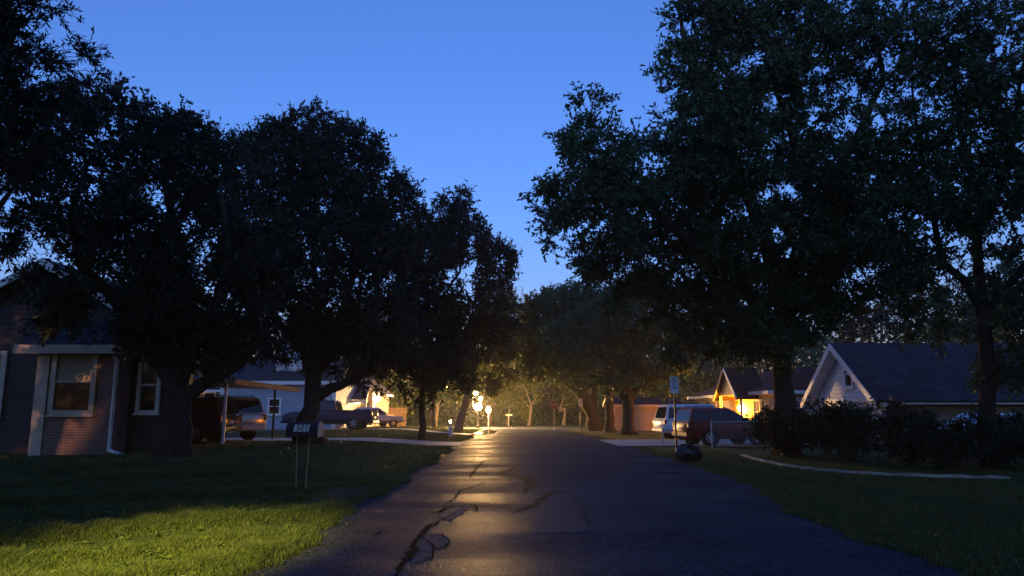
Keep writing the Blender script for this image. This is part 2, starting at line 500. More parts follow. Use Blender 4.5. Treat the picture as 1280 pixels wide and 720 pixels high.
def ribbon(name, pix, w, mat, lift, label=None, jag=0.5):
    """an irregular strip lying on the asphalt along surveyed points"""
    pts = [G(a, b, 0.03)[:2] for a, b in pix]
    fine = []
    for i in range(len(pts) - 1):
        L = np.linalg.norm(pts[i + 1] - pts[i]); n = max(2, int(L / 0.09))
        for k in range(n):
            fine.append(pts[i] + (pts[i + 1] - pts[i]) * k / n)
    fine.append(pts[-1]); fine = np.array(fine)
    fine[1:-1] += rng.normal(0, w * jag * 0.6, (len(fine) - 2, 2))
    mb = MB()
    for i, p in enumerate(fine):
        d = fine[min(i + 1, len(fine) - 1)] - fine[max(i - 1, 0)]
        d = d / (np.linalg.norm(d) + 1e-6); nn = np.array([-d[1], d[0]])
        ww = w * (0.45 + 0.9 * rng.random()) * min(1, 0.25 + 3 * min(i, len(fine) - 1 - i) / len(fine))
        for sg in (-1, 1):
            q_ = p + nn * ww * 0.5 * sg
            mb.v.append((q_[0], q_[1], road_z(q_[0], q_[1]) + lift))
    mb.f = [(2 * i, 2 * i + 1, 2 * i + 3, 2 * i + 2) for i in range(len(fine) - 1)]
    return tag(mb.build(name, mat), label, kind='structure')


def road_patch(name, pix, mat, lift, label):
    pts = [G(a, b, 0.03)[:2] for a, b in pix]
    c = np.mean(pts, 0); out = []
    for i in range(len(pts)):
        a, b = pts[i], pts[(i + 1) % len(pts)]
        for k in range(6):
            out.append(a + (b - a) * k / 6 + rng.normal(0, 0.018, 2))
    mb = MB(); mb.v = [(c[0], c[1], road_z(*c) + lift)] + [(p[0], p[1], road_z(*p) + lift) for p in out]
    mb.f = [(0, 1 + i, 1 + (i + 1) % len(out)) for i in range(len(out))]
    return tag(mb.build(name, mat), label, kind='structure')


road_patch('road_patch', [(523, 672), (548, 666), (562, 677), (552, 686), (543, 684), (542, 698), (512, 708), (518, 683)], M['patch'], 0.004, 'broken pale asphalt beside the long crack')
road_patch('road_patch', [(478, 722), (500, 709), (512, 712), (505, 730), (486, 735)], M['patch'], 0.004, 'broken pale asphalt at the near end of the long crack')
road_patch('road_patch', [(675, 626), (714, 621), (741, 666), (662, 669)], M['patch2'], 0.004, 'smoother patched asphalt in the middle of the street')
road_patch('road_patch', [(551, 648), (575, 634), (590, 630), (580, 642), (562, 652)], M['patch'], 0.004, 'broken pale asphalt above the long crack')
ribbon('road_crack', [(488, 730), (495, 718), (499, 708), (507, 702), (518, 683), (523, 672), (533, 662), (538, 658), (552, 650), (551, 645)], 0.075, M['crack'], 0.008, 'long dark crack in the asphalt')
ribbon('road_crack', [(546, 642), (557, 635), (567, 632)], 0.09, M['crack'], 0.008, 'short wide crack beyond the long one')
ribbon('road_crack', [(558, 630), (570, 622), (575, 613), (597, 608), (605, 602)], 0.05, M['crack'], 0.008, 'bending crack in the damp asphalt')
ribbon('road_crack', [(587, 598), (594, 587), (604, 577)], 0.08, M['crack'], 0.008, 'farthest dark crack in the lamp reflection')
ribbon('road_crack', [(530, 672), (541, 682), (543, 694), (540, 700)], 0.03, M['crack'], 0.008, 'thin crack across the broken asphalt')
ribbon('road_crack', [(548, 666), (563, 677), (556, 686), (548, 690)], 0.03, M['crack'], 0.008, 'curved crack round the broken asphalt')
ribbon('road_crack', [(466, 668), (483, 663)], 0.05, M['crack'], 0.008, 'short crack near the left edge')
ribbon('road_crack', [(592, 631), (599, 640)], 0.04, M['crack'], 0.008, 'small hooked crack')
ribbon('road_crack', [(700, 614), (716, 622), (728, 642), (741, 667)], 0.012, M['crack'], 0.008, 'straight seam of the patched asphalt')
ribbon('tar_line', [(652, 581), (626, 592), (640, 596), (658, 597), (664, 607), (655, 618)], 0.22, M['tar'], 0.0045, 'wandering dark tar line', 0.25)
ribbon('tar_line', [(697, 613), (680, 622), (668, 632), (640, 642)], 0.16, M['tar'], 0.0045, 'dark tar line by the patched asphalt', 0.25)

# driveways, aprons, puddles, dirt
def drape(name, pts, mat, lift, label, n=14):
    """quad strip of two edges a->b and c->d draped on the terrain"""
    a, b, c, d = [np.array(p, float) for p in pts]
    mb = MB()
    for i in range(n + 1):
        for j in range(n + 1):
            s, t = i / n, j / n
            p = (a * (1 - s) + b * s) * (1 - t) + (c * (1 - s) + d * s) * t
            mb.v.append((p[0], p[1], hz(*p) + lift))
    mb.f = [(i * (n + 1) + j, (i + 1) * (n + 1) + j, (i + 1) * (n + 1) + j + 1, i * (n + 1) + j + 1) for i in range(n) for j in range(n)]
    return tag(mb.build(name, mat, None, 60), label, kind='structure')


drape('driveway', [(-16.5, 28.2), (-2.35, 33.6), (-16.5, 32.6), (-2.35, 37.6)], M['concrete'], 0.03, 'pale concrete driveway crossing the left lawn')
drape('driveway', [(-24, 49.0), (-2.6, 49.0), (-24, 51.6), (-2.6, 51.6)], M['concrete'], 0.03, 'farther concrete driveway under the dark pickup')
drape('driveway', [(4.7, 33.2), (16, 34.2), (4.6, 40.2), (16, 45.5)], M['concrete'], 0.03, 'concrete driveway under the white and red vehicles')
drape('verge_dirt', [(-3.4, 12.6), (-2.35, 12.0), (-3.6, 15.2), (-2.4, 15.6)], M['dirt'], 0.012, 'bare dirt at the mailbox')
sheet('puddle', [G(a, b, 0.03)[:2] for a, b in [(537, 575), (544, 576), (556, 571), (566, 563), (563, 561), (553, 562), (541, 567)]], 0.024, M['water'], label='water lying at the left road edge')
sheet('puddle', [G(a, b, 0.03)[:2] for a, b in [(588, 543.5), (612, 543), (622, 539), (610, 537), (598, 538.5)]], 0.058, M['water'], label='wet gutter shining under the lamp')


# ------------------------------------------------------------------ foliage
def unit(a): return a / (np.linalg.norm(a, axis=-1, keepdims=True) + 1e-9)


def leaf_quads(base, d, length, width, rg):
    """diamond leaves: base point, direction, length, width -> verts, faces"""
    n = len(base)
    r = unit(rg.normal(size=(n, 3)) + np.array([0, 0, 0.25]))
    s = unit(np.cross(d, r))
    up = np.cross(s, d)
    L = (length * (0.65 + 0.7 * rg.random(n)))[:, None]; W = (width * (0.7 + 0.6 * rg.random(n)))[:, None]
    mid = base + d * L * 0.48 + up * L * 0.06
    V = np.stack([base, mid + s * W * 0.5, base + d * L - up * L * 0.05, mid - s * W * 0.5], 1).reshape(-1, 3)
    Fq = np.arange(4 * n).reshape(n, 4)
    return V, Fq


def frusta(a, b, ra, rb, sides=3):
    n = len(a); d = unit(b - a)
    x = np.cross(d, np.array([0.3, 0.5, 0.81])); x = unit(x); y = np.cross(d, x)
    ang = 2 * np.pi * np.arange(sides) / sides
    ring = x[:, None, :] * np.cos(ang)[None, :, None] + y[:, None, :] * np.sin(ang)[None, :, None]
    A = a[:, None, :] + ring * np.asarray(ra).reshape(-1, 1, 1); B = b[:, None, :] + ring * np.asarray(rb).reshape(-1, 1, 1)
    V = np.concatenate([A, B], 1).reshape(-1, 3)
    k = np.arange(sides); k2 = (k + 1) % sides
    f = np.stack([k, k2, k2 + sides, k + sides], 1)
    Fq = (np.arange(n) * 2 * sides)[:, None, None] + f[None]
    return V, Fq.reshape(-1, 4)


def tree(name, label, cat, base, limbs, lobes, seed, leaf=(0.15, 0.065), dens=5.0, twigs=11, per=10, twig_len=0.6, mat='oak', bark='bark',
         group=None, gap=0.9, world_lobes=False, trunk_name='trunk', out=0.5):
    """limbs: list of (points, radii) in world space; lobes: (centre, radii, density) in world space"""
    rg = np.random.default_rng(seed)
    base = np.array(base, float)
    root = thing(name, label, cat, base, 0, group)
    mb = MB(); nodes = []; nrad = []
    for pts, rad in limbs:
        pts = np.array(pts, float); rad = list(rad)
        # resample with a little wander
        fp = [pts[0]]; fr = [rad[0]]
        for i in range(len(pts) - 1):
            L = np.linalg.norm(pts[i + 1] - pts[i]); n = max(2, int(L / 0.6))
            for k in range(1, n + 1):
                t = k / n
                w = 0.0 if (k == n) else 0.25 * rad[min(i, len(rad) - 1)]
                fp.append(pts[i] * (1 - t) + pts[i + 1] * t + rg.normal(0, w + 1e-4, 3)); fr.append(rad[i] * (1 - t) + rad[i + 1] * t)
        mb.tube([p - base for p in fp], fr, 9)
        nodes += fp[1:] if len(nodes) == 0 else fp; nrad += fr[1:] if len(nrad) == 0 else fr
    # clump centres
    C = []; O = []
    ph = rg.random((4, 1)) * 6.3; kv = rg.normal(0, 1.5, (4, 3))
    for (c, r, dn) in lobes:
        c = np.array(c); r = np.array(r)
        n = int(max(3, dens * dn * PI * r[0] * r[2]))
        q_ = unit(rg.normal(size=(n * 2, 3))) * (rg.random((n * 2, 1)) ** 0.42)
        p = c + q_ * r
        g = np.sin(kv @ p.T + ph).sum(0)
        p = p[g > -gap * 1.6][:n]
        C.append(p); O.append(unit((p - c) / r))
    C = np.concatenate(C); O = np.concatenate(O)
    ok = C[:, 2] > base[2] + 1.2 if cat == 'tree' else C[:, 2] > base[2] + 0.12
    C = C[ok]; O = O[ok]
    # branches: every clump is joined to the nearest wood already there
    hi = [i for i, p in enumerate(nodes) if p[2] > base[2] + (2.0 if cat == 'tree' else 0.0)] or list(range(len(nodes)))
    N0 = np.array([nodes[i] for i in hi]); R0 = np.array([nrad[i] for i in hi])
    cap = len(N0) + 4 * len(C); NN = np.zeros((cap, 3)); NN[:len(N0)] = N0; RR = np.zeros(cap); RR[:len(N0)] = R0; cnt = len(N0)
    d0 = np.min(np.linalg.norm(C[:, None, :] - N0[None, ::2, :], axis=2), axis=1)
    sa, sb, ra, rb = [], [], [], []
    for i in np.argsort(d0):
        c = C[i]
        dd = np.linalg.norm(NN[:cnt] - c, axis=1) + 0.35 * np.maximum(0, NN[:cnt, 2] - c[2])
        j = int(np.argmin(dd)); a = NN[j]; L = np.linalg.norm(c - a)
        r0 = min(RR[j] * 0.75, 0.008 + 0.016 * L); r1 = max(0.006, r0 * 0.5)
        pm = (a + c) / 2 + np.array([0, 0, 0.10 * L]) + rg.normal(0, 0.08 * L, 3)
        for (u, v, x, y) in ((a, pm, r0, (r0 + r1) / 2), (pm, c, (r0 + r1) / 2, r1)):
            sa.append(u); sb.append(v); ra.append(x); rb.append(y)
        NN[cnt] = pm; RR[cnt] = (r0 + r1) / 2; NN[cnt + 1] = c; RR[cnt + 1] = r1; cnt += 2
    # twigs and leaves
    n = len(C)
    tc = np.repeat(C, twigs, 0); od = np.repeat(O, twigs, 0)
    td = unit(od * out + rg.normal(size=tc.shape) * 0.62 + np.array([0, 0, 0.12]))
    tl = twig_len * (0.5 + 0.9 * rg.random(len(tc)))
    te = tc + td * tl[:, None]
    lt = 0.12 + 0.9 * rg.random((len(tc), per))
    lb = (tc[:, None, :] + td[:, None, :] * (tl[:, None] * np.minimum(lt, 1.0))[:, :, None]).reshape(-1, 3)
    ld = unit(np.repeat(td, per, 0) * 0.75 + unit(rg.normal(size=lb.shape)) * 0.8 + np.array([0, 0, -0.08]))
    LV, LF = leaf_quads(lb, ld, leaf[0], leaf[1], rg)
    SV, SF = frusta(np.array(sa), np.array(sb), np.array(ra), np.array(rb), 5)
    TV, TF = frusta(tc, te, np.full(len(tc), 0.007), np.full(len(tc), 0.003), 3)
    bv = np.array(mb.v); nb = len(bv)
    me_v = np.concatenate([bv, SV - base, TV - base])
    quads = [f for f in mb.f if len(f) == 4]
    Fall = np.concatenate([np.array(quads), SF + nb, TF + nb + len(SV)])
    np_mesh(trunk_name, me_v, Fall, M[bark], root, 50)
    np_mesh('crown' if cat == 'tree' else 'foliage', LV - base, LF, M[mat], root)
    return root


def LB(px, py, Yd, rx, ry, dn=1.0, rd=None):
    """a crown lobe: surveyed centre, radii in metres at its distance"""
    k = Yd / F * .91
    return (P(px, py, Yd), (rx * k, (rd if rd else 0.5 * (rx + ry) * k), ry * k), dn)


def pts(*a): return [P(*q) for q in a]


# tree by the left house
g = G(222, 574); b1 = np.array([P(222, 500, 18.5)[0], 18.5, 0]); b1[2] = hz(b1[0], b1[1])
tree('oak_tree', 'dark oak with forked trunk beside the near brick house', 'tree', b1,
     [([b1 - [0, 0, .2], b1 + [0, 0, .25], P(222, 520, 18.5), P(222, 488, 18.5)], [.55, .4, .31, .3]),
      (pts((222, 490, 18.5), (190, 430, 18.4), (140, 370, 18.2), (100, 330, 18), (88, 270, 17.6), (110, 200, 17.6)), [.24, .17, .14, .12, .09, .05]),
      (pts((222, 490, 18.5), (236, 430, 18.7), (232, 340, 18.6), (210, 250, 18.4), (200, 180, 18.4)), [.22, .17, .13, .1, .05]),
      (pts((224, 496, 18.5), (262, 474, 18.6), (300, 455, 18.8), (325, 420, 19), (320, 340, 19)), [.2, .16, .13, .1, .05]),
      (pts((222, 486, 18.5), (262, 400, 18.0), (285, 320, 18.0), (275, 230, 18)), [.16, .12, .09, .05])],
     [LB(105, 178, 17.8, 72, 62), LB(195, 195, 18.4, 85, 70), LB(270, 240, 18.6, 62, 78), LB(75, 262, 17.6, 60, 58, .8), LB(190, 300, 18.5, 100, 85),
      LB(265, 370, 18.6, 80, 80), LB(165, 385, 17.8, 85, 48, .9), LB(285, 440, 18.8, 60, 34, .8), LB(60, 372, 17.6, 55, 42, .7), LB(40, 200, 17.4, 45, 55, .6), LB(130, 125, 18.0, 40, 22), LB(225, 170, 18.4, 40, 25), LB(300, 330, 18.8, 50, 60), LB(235, 420, 18.8, 70, 40, .9), LB(110, 300, 18, 60, 50, .6), LB(120, 395, 17.6, 70, 34, .9)],
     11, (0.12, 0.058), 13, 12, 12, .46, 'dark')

b2 = np.array([P(389, 500, 27.7)[0], 27.7, 0]); b2[2] = hz(b2[0], b2[1])
tree('oak_tree', 'round crowned oak behind the mailbox, trunk flared at the ground', 'tree', b2,
     [([b2 - [0, 0, .2], b2 + [0, 0, .12], b2 + [0, 0, .5], P(390, 510, 27.7), P(392, 466, 27.7)], [.75, .6, .44, .31, .3]),
      (pts((392, 475, 27.7), (382, 440, 27.6), (345, 400, 27.4), (320, 330, 27.2), (330, 240, 27)), [.24, .2, .15, .1, .05]),
      (pts((396, 497, 27.7), (425, 482, 27.6), (455, 466, 27.5), (490, 430, 27.4), (500, 350, 27.4), (480, 260, 27.4)), [.22, .18, .15, .11, .08, .05]),
      (pts((392, 470, 27.7), (398, 400, 27.7), (390, 300, 27.6), (380, 190, 27.6)), [.25, .18, .12, .05]),
      (pts((394, 470, 27.7), (425, 410, 28), (445, 320, 28), (440, 220, 28)), [.2, .15, .1, .05])],
     [LB(368, 205, 27.2, 72, 68), LB(430, 225, 27.6, 78, 75), LB(330, 275, 27, 75, 95), LB(415, 330, 27.6, 105, 95), LB(482, 290, 27.6, 48, 68), LB(345, 395, 27.2, 78, 62),
      LB(465, 405, 27.4, 72, 62), LB(420, 420, 28.5, 70, 30, .8), LB(505, 250, 27.6, 22, 26), LB(385, 160, 27.4, 46, 26), LB(320, 185, 27.2, 34, 30), LB(455, 185, 27.6, 30, 22), LB(302, 425, 27.4, 40, 30, .7), LB(430, 455, 28, 60, 22, .8)],
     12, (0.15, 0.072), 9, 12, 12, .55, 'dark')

b3 = np.array([P(527, 500, 38)[0], 38, 0]); b3[2] = hz(b3[0], b3[1])
tree('oak_tree', 'dark tree with a thin straight trunk on the lawn past the driveway', 'tree', b3,
     [([b3 - [0, 0, .2], b3 + [0, 0, .15], P(527, 520, 38), P(529, 470, 38), P(535, 380, 38), P(560, 300, 38)], [.26, .2, .165, .15, .12, .05]),
      (pts((529, 480, 38), (500, 450, 38), (475, 420, 37.6)), [.1, .08, .04]),
      (pts((529, 475, 38), (565, 430, 38), (600, 390, 38), (615, 340, 38)), [.11, .09, .07, .04]),
      (pts((533, 400, 38), (575, 340, 38), (580, 280, 38)), [.09, .06, .04])],
     [LB(572, 292, 38, 42, 48), LB(612, 328, 38, 34, 44), LB(545, 345, 38, 70, 66), LB(585, 400, 38, 56, 62), LB(520, 420, 37.6, 72, 56), LB(615, 400, 38.4, 30, 36), LB(482, 462, 37.2, 46, 34, .8),
      LB(545, 468, 37.8, 56, 26, .9), LB(575, 255, 38, 22, 16), LB(520, 300, 38, 40, 40), LB(498, 498, 37, 36, 10, .35)],
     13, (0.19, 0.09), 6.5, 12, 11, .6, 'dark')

b4 = np.array([P(573, 530, 58)[0], 58, 0]); b4[2] = hz(b4[0], b4[1])
tree('oak_tree', 'leaning trunk tree in front of the lamp globes', 'tree', b4,
     [([b4 - [0, 0, .2], b4 + [0, 0, .1], P(577, 520, 58), P(586, 487, 58), P(592, 460, 58), P(610, 420, 58)], [.5, .38, .3, .26, .2, .08]),
      (pts((585, 490, 58), (560, 465, 58), (545, 450, 58)), [.16, .12, .05]),
      (pts((588, 482, 58), (615, 476, 57.5), (640, 470, 57)), [.14, .1, .04])],
     [LB(605, 440, 58, 48, 34), LB(645, 410, 57, 44, 42), LB(655, 452, 57, 34, 26), LB(570, 452, 58, 36, 30), LB(625, 476, 57.5, 42, 12, .7), LB(585, 484, 58, 30, 10, .6), LB(612, 488, 58, 16, 8, .5), LB(640, 378, 57, 26, 16)],
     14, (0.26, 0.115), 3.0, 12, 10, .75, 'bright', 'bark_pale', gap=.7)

b5 = np.array([P(542, 530, 60)[0], 60, 0]); b5[2] = hz(b5[0], b5[1])
tree('oak_tree', 'small straight tree left of the leaning one, lit from the right', 'tree', b5,
     [([b5 - [0, 0, .2], b5 + [0, 0, .1], P(542, 510, 60), P(540, 480, 60), P(545, 455, 60)], [.32, .24, .18, .14, .06]),
      (pts((541, 495, 60), (520, 480, 60), (505, 470, 60)), [.1, .07, .03])],
     [LB(540, 465, 60, 40, 24), LB(515, 480, 60, 26, 16, .8), LB(560, 490, 60, 20, 12, .6), LB(530, 500, 60, 30, 7, .4)],
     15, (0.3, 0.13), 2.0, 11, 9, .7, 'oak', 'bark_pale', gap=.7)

# near tree whose trunk stands left of the view
b0 = np.array([-9.2, 8.6, 0]); b0[2] = hz(b0[0], b0[1])
tree('willow_tree', 'narrow leaved branch tips reaching in at the top left corner', 'tree', b0,
     [([b0 - [0, 0, .2], b0 + [0, 0, .2], b0 + [.1, 0, 2.2], b0 + [.3, .1, 4.4], b0 + [.8, .2, 7]], [.42, .32, .26, .2, .08]),
      ([b0 + [.15, 0, 2.8]] + pts((-30, 200, 9), (30, 165, 9.2), (90, 108, 9.4)), [.13, .09, .05, .02]),
      ([b0 + [.3, .1, 4.2]] + pts((-20, 90, 9), (30, 20, 9.2)), [.12, .07, .03]),
      ([b0 + [.1, 0, 2.2]] + pts((-30, 290, 9), (20, 230, 9)), [.1, .06, .02])],
     [LB(-5, 30, 9, 44, 62), LB(12, 120, 9, 44, 42), LB(62, 104, 9.2, 34, 26, .7), LB(5, 205, 9, 40, 48, .9), LB(-70, 120, 9, 70, 150, .6), LB(62, 5, 9.2, 20, 8, .5), LB(-10, 280, 9.2, 34, 40, .8), LB(40, 170, 9.2, 34, 24, .6), LB(-90, -60, 9, 90, 90, .6),
      (b0 + [-1.5, 1, 6.5], (4.2, 4.5, 2.6), .5), (b0 + [-2.5, -3, 5.5], (4, 4, 2.4), .5), (b0 + [-4, 4, 5.5], (4, 4, 2.6), .5)],
     16, (0.10, 0.028), 24, 13, 13, .34, 'dark', out=.7)

# big oak right
b6 = np.array([P(978, 500, 26)[0], 26, 0]); b6[2] = 0
tree('oak_tree', 'huge spreading oak whose crown hangs over the right side of the street', 'tree', b6,
     [([b6 - [0, 0, .2], b6 + [0, 0, .3], P(978, 480, 26), P(982, 425, 26), P(975, 370, 25.8)], [.6, .45, .33, .31, .29]),
      (pts((980, 420, 26), (930, 360, 25), (860, 300, 23), (790, 240, 21.5), (735, 200, 20.5)), [.3, .24, .18, .11, .04]),
      (pts((976, 380, 25.8), (950, 280, 24), (905, 180, 22), (870, 90, 20.6), (850, 20, 20)), [.3, .24, .17, .11, .05]),
      (pts((978, 375, 25.8), (1010, 290, 25), (1060, 190, 24), (1105, 100, 23.4), (1090, 20, 23)), [.28, .2, .14, .1, .05]),
      (pts((980, 400, 26), (1040, 350, 25.6), (1090, 270, 25.2), (1130, 200, 25)), [.22, .17, .12, .06]),
      (pts((975, 430, 26), (900, 410, 26), (840, 370, 25.6), (790, 330, 25)), [.2, .15, .1, .05]),
      (pts((1020, 270, 24.8), (990, 170, 23), (960, 80, 22.4)), [.2, .13, .05])],
     [LB(748, 188, 20.4, 48, 46), LB(708, 245, 20.4, 36, 42), LB(760, 260, 21, 66, 56), LB(815, 225, 21.5, 66, 70), LB(868, 130, 20.8, 58, 86), LB(800, 78, 19.6, 20, 10, .8), LB(835, 55, 19.8, 24, 18), LB(872, 25, 20.2, 46, 52),
      LB(940, 90, 22, 76, 84), LB(905, 255, 23.6, 92, 92), LB(835, 325, 25, 86, 66), LB(930, 385, 26, 104, 62), LB(1000, 225, 24, 96, 66), LB(1050, 352, 26, 84, 46), LB(760, 322, 24.6, 52, 34), LB(1010, 30, 22, 86, 52),
      LB(860, 415, 26, 60, 46), LB(975, 310, 24.5, 80, 60), LB(1105, 330, 25.4, 50, 50, .8), LB(690, 285, 20.4, 26, 22, .8), LB(740, 135, 20.2, 22, 14), LB(930, -70, 22, 120, 80, .7), LB(1085, 250, 24.6, 70, 60), LB(955, 428, 25, 52, 28, .8), LB(915, 180, 22, 80, 70), LB(1060, 300, 25, 60, 50), LB(968, 140, 22.4, 40, 40, .6), LB(1045, 110, 22, 64, 52, .6), LB(1000, 392, 26, 52, 36, .9), LB(790, 370, 25, 50, 40), LB(900, 10, 20.6, 60, 50)],
     17, (0.15, 0.07), 9.5, 12, 12, .55, 'oak', out=.6)

b7 = np.array([P(1234, 540, 21)[0], 21, 0]); b7[2] = 0
tree('oak_tree', 'tall tree with a slim dark trunk rising from the shrub bed', 'tree', b7,
     [([b7 - [0, 0, .2], b7 + [0, 0, .3], P(1234, 500, 21), P(1232, 430, 21), P(1228, 380, 21)], [.36, .26, .21, .19, .17]),
      (pts((1230, 390, 21), (1205, 350, 21), (1180, 330, 21), (1165, 260, 21), (1150, 190, 21), (1140, 110, 20.6)), [.15, .12, .1, .08, .06, .03]),
      (pts((1228, 380, 21), (1222, 320, 21), (1225, 250, 20.6), (1200, 160, 20), (1190, 70, 19.6)), [.16, .13, .1, .07, .04]),
      (pts((1230, 400, 21), (1262, 355, 21), (1300, 310, 21), (1330, 230, 20.4)), [.15, .12, .08, .04]),
      (pts((1224, 300, 20.8), (1180, 262, 20.6), (1130, 240, 20.4), (1090, 235, 20)), [.15, .13, .1, .05]),
      (pts((1226, 290, 20.8), (1260, 200, 20), (1275, 100, 19.4)), [.12, .09, .04])],
     [LB(1100, 150, 20.4, 50, 40, .7), LB(1165, 60, 19.6, 66, 66), LB(1245, 55, 18.4, 66, 76), LB(1210, 165, 20, 66, 52, .9), LB(1270, 215, 20, 56, 60), LB(1130, 265, 20.8, 70, 40), LB(1215, 265, 20.4, 62, 38), LB(1150, 380, 21.4, 44, 46, .7),
      LB(1270, 330, 21, 40, 40, .45), LB(1265, 420, 21, 44, 62, .9), LB(1195, 345, 21.2, 40, 26, .3), LB(1340, 200, 20, 90, 150, .7), LB(1220, -60, 19, 120, 70, .6), LB(1105, 40, 20.5, 52, 44, .7), LB(1110, 320, 22, 40, 40, .8), LB(1130, 190, 21, 60, 40, .8), LB(1200, 230, 20.5, 80, 50), LB(1255, 140, 19, 60, 60), LB(1140, 330, 22, 50, 30, .7), LB(1080, 50, 21, 60, 60, .7), LB(1220, 325, 21, 64, 46, .35), LB(1110, 210, 21, 70, 50, .7), LB(1190, 110, 20, 70, 60, .7), LB(1180, 300, 20.8, 40, 30, .6), LB(1260, 470, 21, 34, 30, .7), LB(1268, 385, 21, 54, 42, .7), LB(1165, 400, 22, 44, 30, .7)],
     18, (0.13, 0.06), 8.5, 12, 12, .5, 'oak', out=.6)

# three oaks farther on along the right verge
b8 = np.array([P(785, 540, 50)[0], 50, 0]); b8[2] = 0
tree('oak_tree', 'thick trunked oak on the right verge, nearest of three in a row', 'tree', b8,
     [([b8 - [0, 0, .2], b8 + [0, 0, .15], P(785, 530, 50), P(785, 505, 50), P(780, 480, 50)], [.75, .52, .42, .4, .36]),
      (pts((783, 500, 50), (765, 470, 49.6), (740, 440, 49), (715, 420, 48)), [.26, .22, .15, .06]),
      (pts((783, 485, 50), (785, 440, 50), (790, 400, 50)), [.26, .18, .07]),
      (pts((788, 498, 50), (812, 470, 50), (840, 440, 50)), [.24, .18, .06])],
     [LB(775, 410, 49.6, 62, 50), LB(830, 435, 50, 46, 46), LB(728, 425, 48.6, 52, 40), LB(760, 465, 49.5, 62, 24), LB(815, 475, 50, 50, 18, .7), LB(800, 375, 50, 50, 30)],
     19, (0.23, 0.1), 4.4, 12, 11, .7, 'oak')
b9 = np.array([P(763, 538, 56)[0], 56, 0]); b9[2] = 0
tree('oak_tree', 'slimmer oak standing between the other two on the right verge', 'tree', b9,
     [([b9 - [0, 0, .2], b9 + [0, 0, .15], P(763, 525, 56), P(762, 495, 56), P(755, 460, 56), P(740, 400, 56)], [.6, .42, .34, .31, .25, .08]),
      (pts((762, 490, 56), (740, 460, 56), (725, 430, 56)), [.2, .14, .06])],
     [LB(722, 385, 55, 42, 34), LB(748, 362, 56, 32, 20), LB(700, 395, 55, 36, 34), LB(750, 420, 56, 50, 36)],
     20, (0.25, 0.11), 4, 12, 11, .75, 'oak')
b10 = np.array([P(744, 536, 61)[0], 61, 0]); b10[2] = 0
tree('oak_tree', 'oak leaning over the road, farthest of three on the right verge', 'tree', b10,
     [([b10 - [0, 0, .2], b10 + [0, 0, .15], P(742, 520, 61), P(733, 500, 60.8), P(720, 485, 60.4), P(700, 474, 60), P(683, 468, 59.5)], [.85, .7, .55, .48, .38, .26, .1]),
      (pts((740, 515, 61), (744, 480, 61), (740, 440, 61)), [.35, .25, .08]),
      (pts((712, 481, 60.2), (690, 440, 59.6), (675, 410, 59)), [.2, .14, .05])],
     [LB(690, 425, 58.5, 40, 38), LB(676, 450, 58.5, 30, 22), LB(712, 448, 59, 42, 26), LB(690, 385, 58.5, 28, 24), LB(740, 455, 61, 40, 30), LB(668, 400, 58.5, 22, 26, .8)],
     21, (0.26, 0.115), 3.8, 12, 11, .75, 'oak')

# trees beyond the cross street, lit by the lamp
far = [
    (635, 88, 470, 30, 40, 'bright', 'hazy tree straight beyond the end of the street'),
    (662, 84, 495, 22, 30, 'bright', 'yellow green young tree glowing beyond the cross street'),
    (690, 92, 460, 40, 40, 'bright', 'broad golden tree under the leaning oak limb'),
    (705, 86, 505, 18, 22, 'bright', 'small pale stemmed tree by the stop sign'),
    (725, 96, 480, 36, 44, 'oak', 'grey green tree behind the stop sign'),
    (612, 90, 485, 26, 40, 'bright', 'tree glowing right behind the lamp globes'),
    (575, 86, 478, 30, 40, 'bright', 'lit tree between the lamp and the leaning trunk'),
    (545, 82, 490, 26, 32, 'bright', 'low lit tree far across the left lawn'),
    (500, 78, 490, 30, 34, 'bright', 'lit tree beside the brown wooden fence'),
    (475, 88, 470, 34, 44, 'bright', 'orange lit tree behind the porch house'),
    (850, 84, 470, 60, 40, 'oak', 'dim tree above the white sport utility'),
    (780, 90, 470, 46, 44, 'oak', 'dark tree behind the tan wall'),
    (255, 66, 462, 30, 22, 'bright', 'amber lit tree seen under the near oak limb'),
    (1180, 62, 395, 46, 40, 'oak', 'pale green tree behind the white gabled house'),
    (1265, 60, 370, 50, 60, 'oak', 'tree behind the right end of the white gabled house'),
    (1100, 66, 395, 56, 46, 'dark', 'dark tree rising behind the white attic gable'),
    (930, 70, 430, 60, 50, 'dark', 'dark tree behind the glowing entry house'),
    (1215, 70, 385, 46, 50, 'dark', 'dark tree far behind the slim trunk'),
]
for i, (px, Yd, cy, rx, ry, mt, lab) in enumerate(far):
    bb = P(px, 530, Yd); bb[2] = hz(bb[0], bb[1]); k = Yd / F
    lim = [([bb - [0, 0, .2], bb + [0, 0, .3], bb + [.2, 0, 2.0], P(px + random.uniform(-6, 6), cy + 10, Yd), P(px + random.uniform(-9, 9), cy - ry * .5, Yd)], [.28, .2, .15, .11, .05]),
           ([bb + [.2, 0, 1.9], P(px - rx * .5, cy + 4, Yd)], [.1, .04]), ([bb + [.2, 0, 2.2], P(px + rx * .5, cy - 2, Yd)], [.1, .04])]
    rg_ = random.Random(i)
    lob = [LB(px + rg_.uniform(-.55, .55) * rx, cy + rg_.uniform(-.6, .6) * ry, Yd + rg_.uniform(-2, 2), rx * rg_.uniform(.45, .7), ry * rg_.uniform(.35, .55), .9) for _ in range(5)]
    tree('broadleaf_tree', lab, 'tree', bb, lim, lob, 40 + i, (0.34, 0.15), 1.7, 11, 9, .85, mt, 'bark_pale', 'trees beyond the yards', gap=.6)

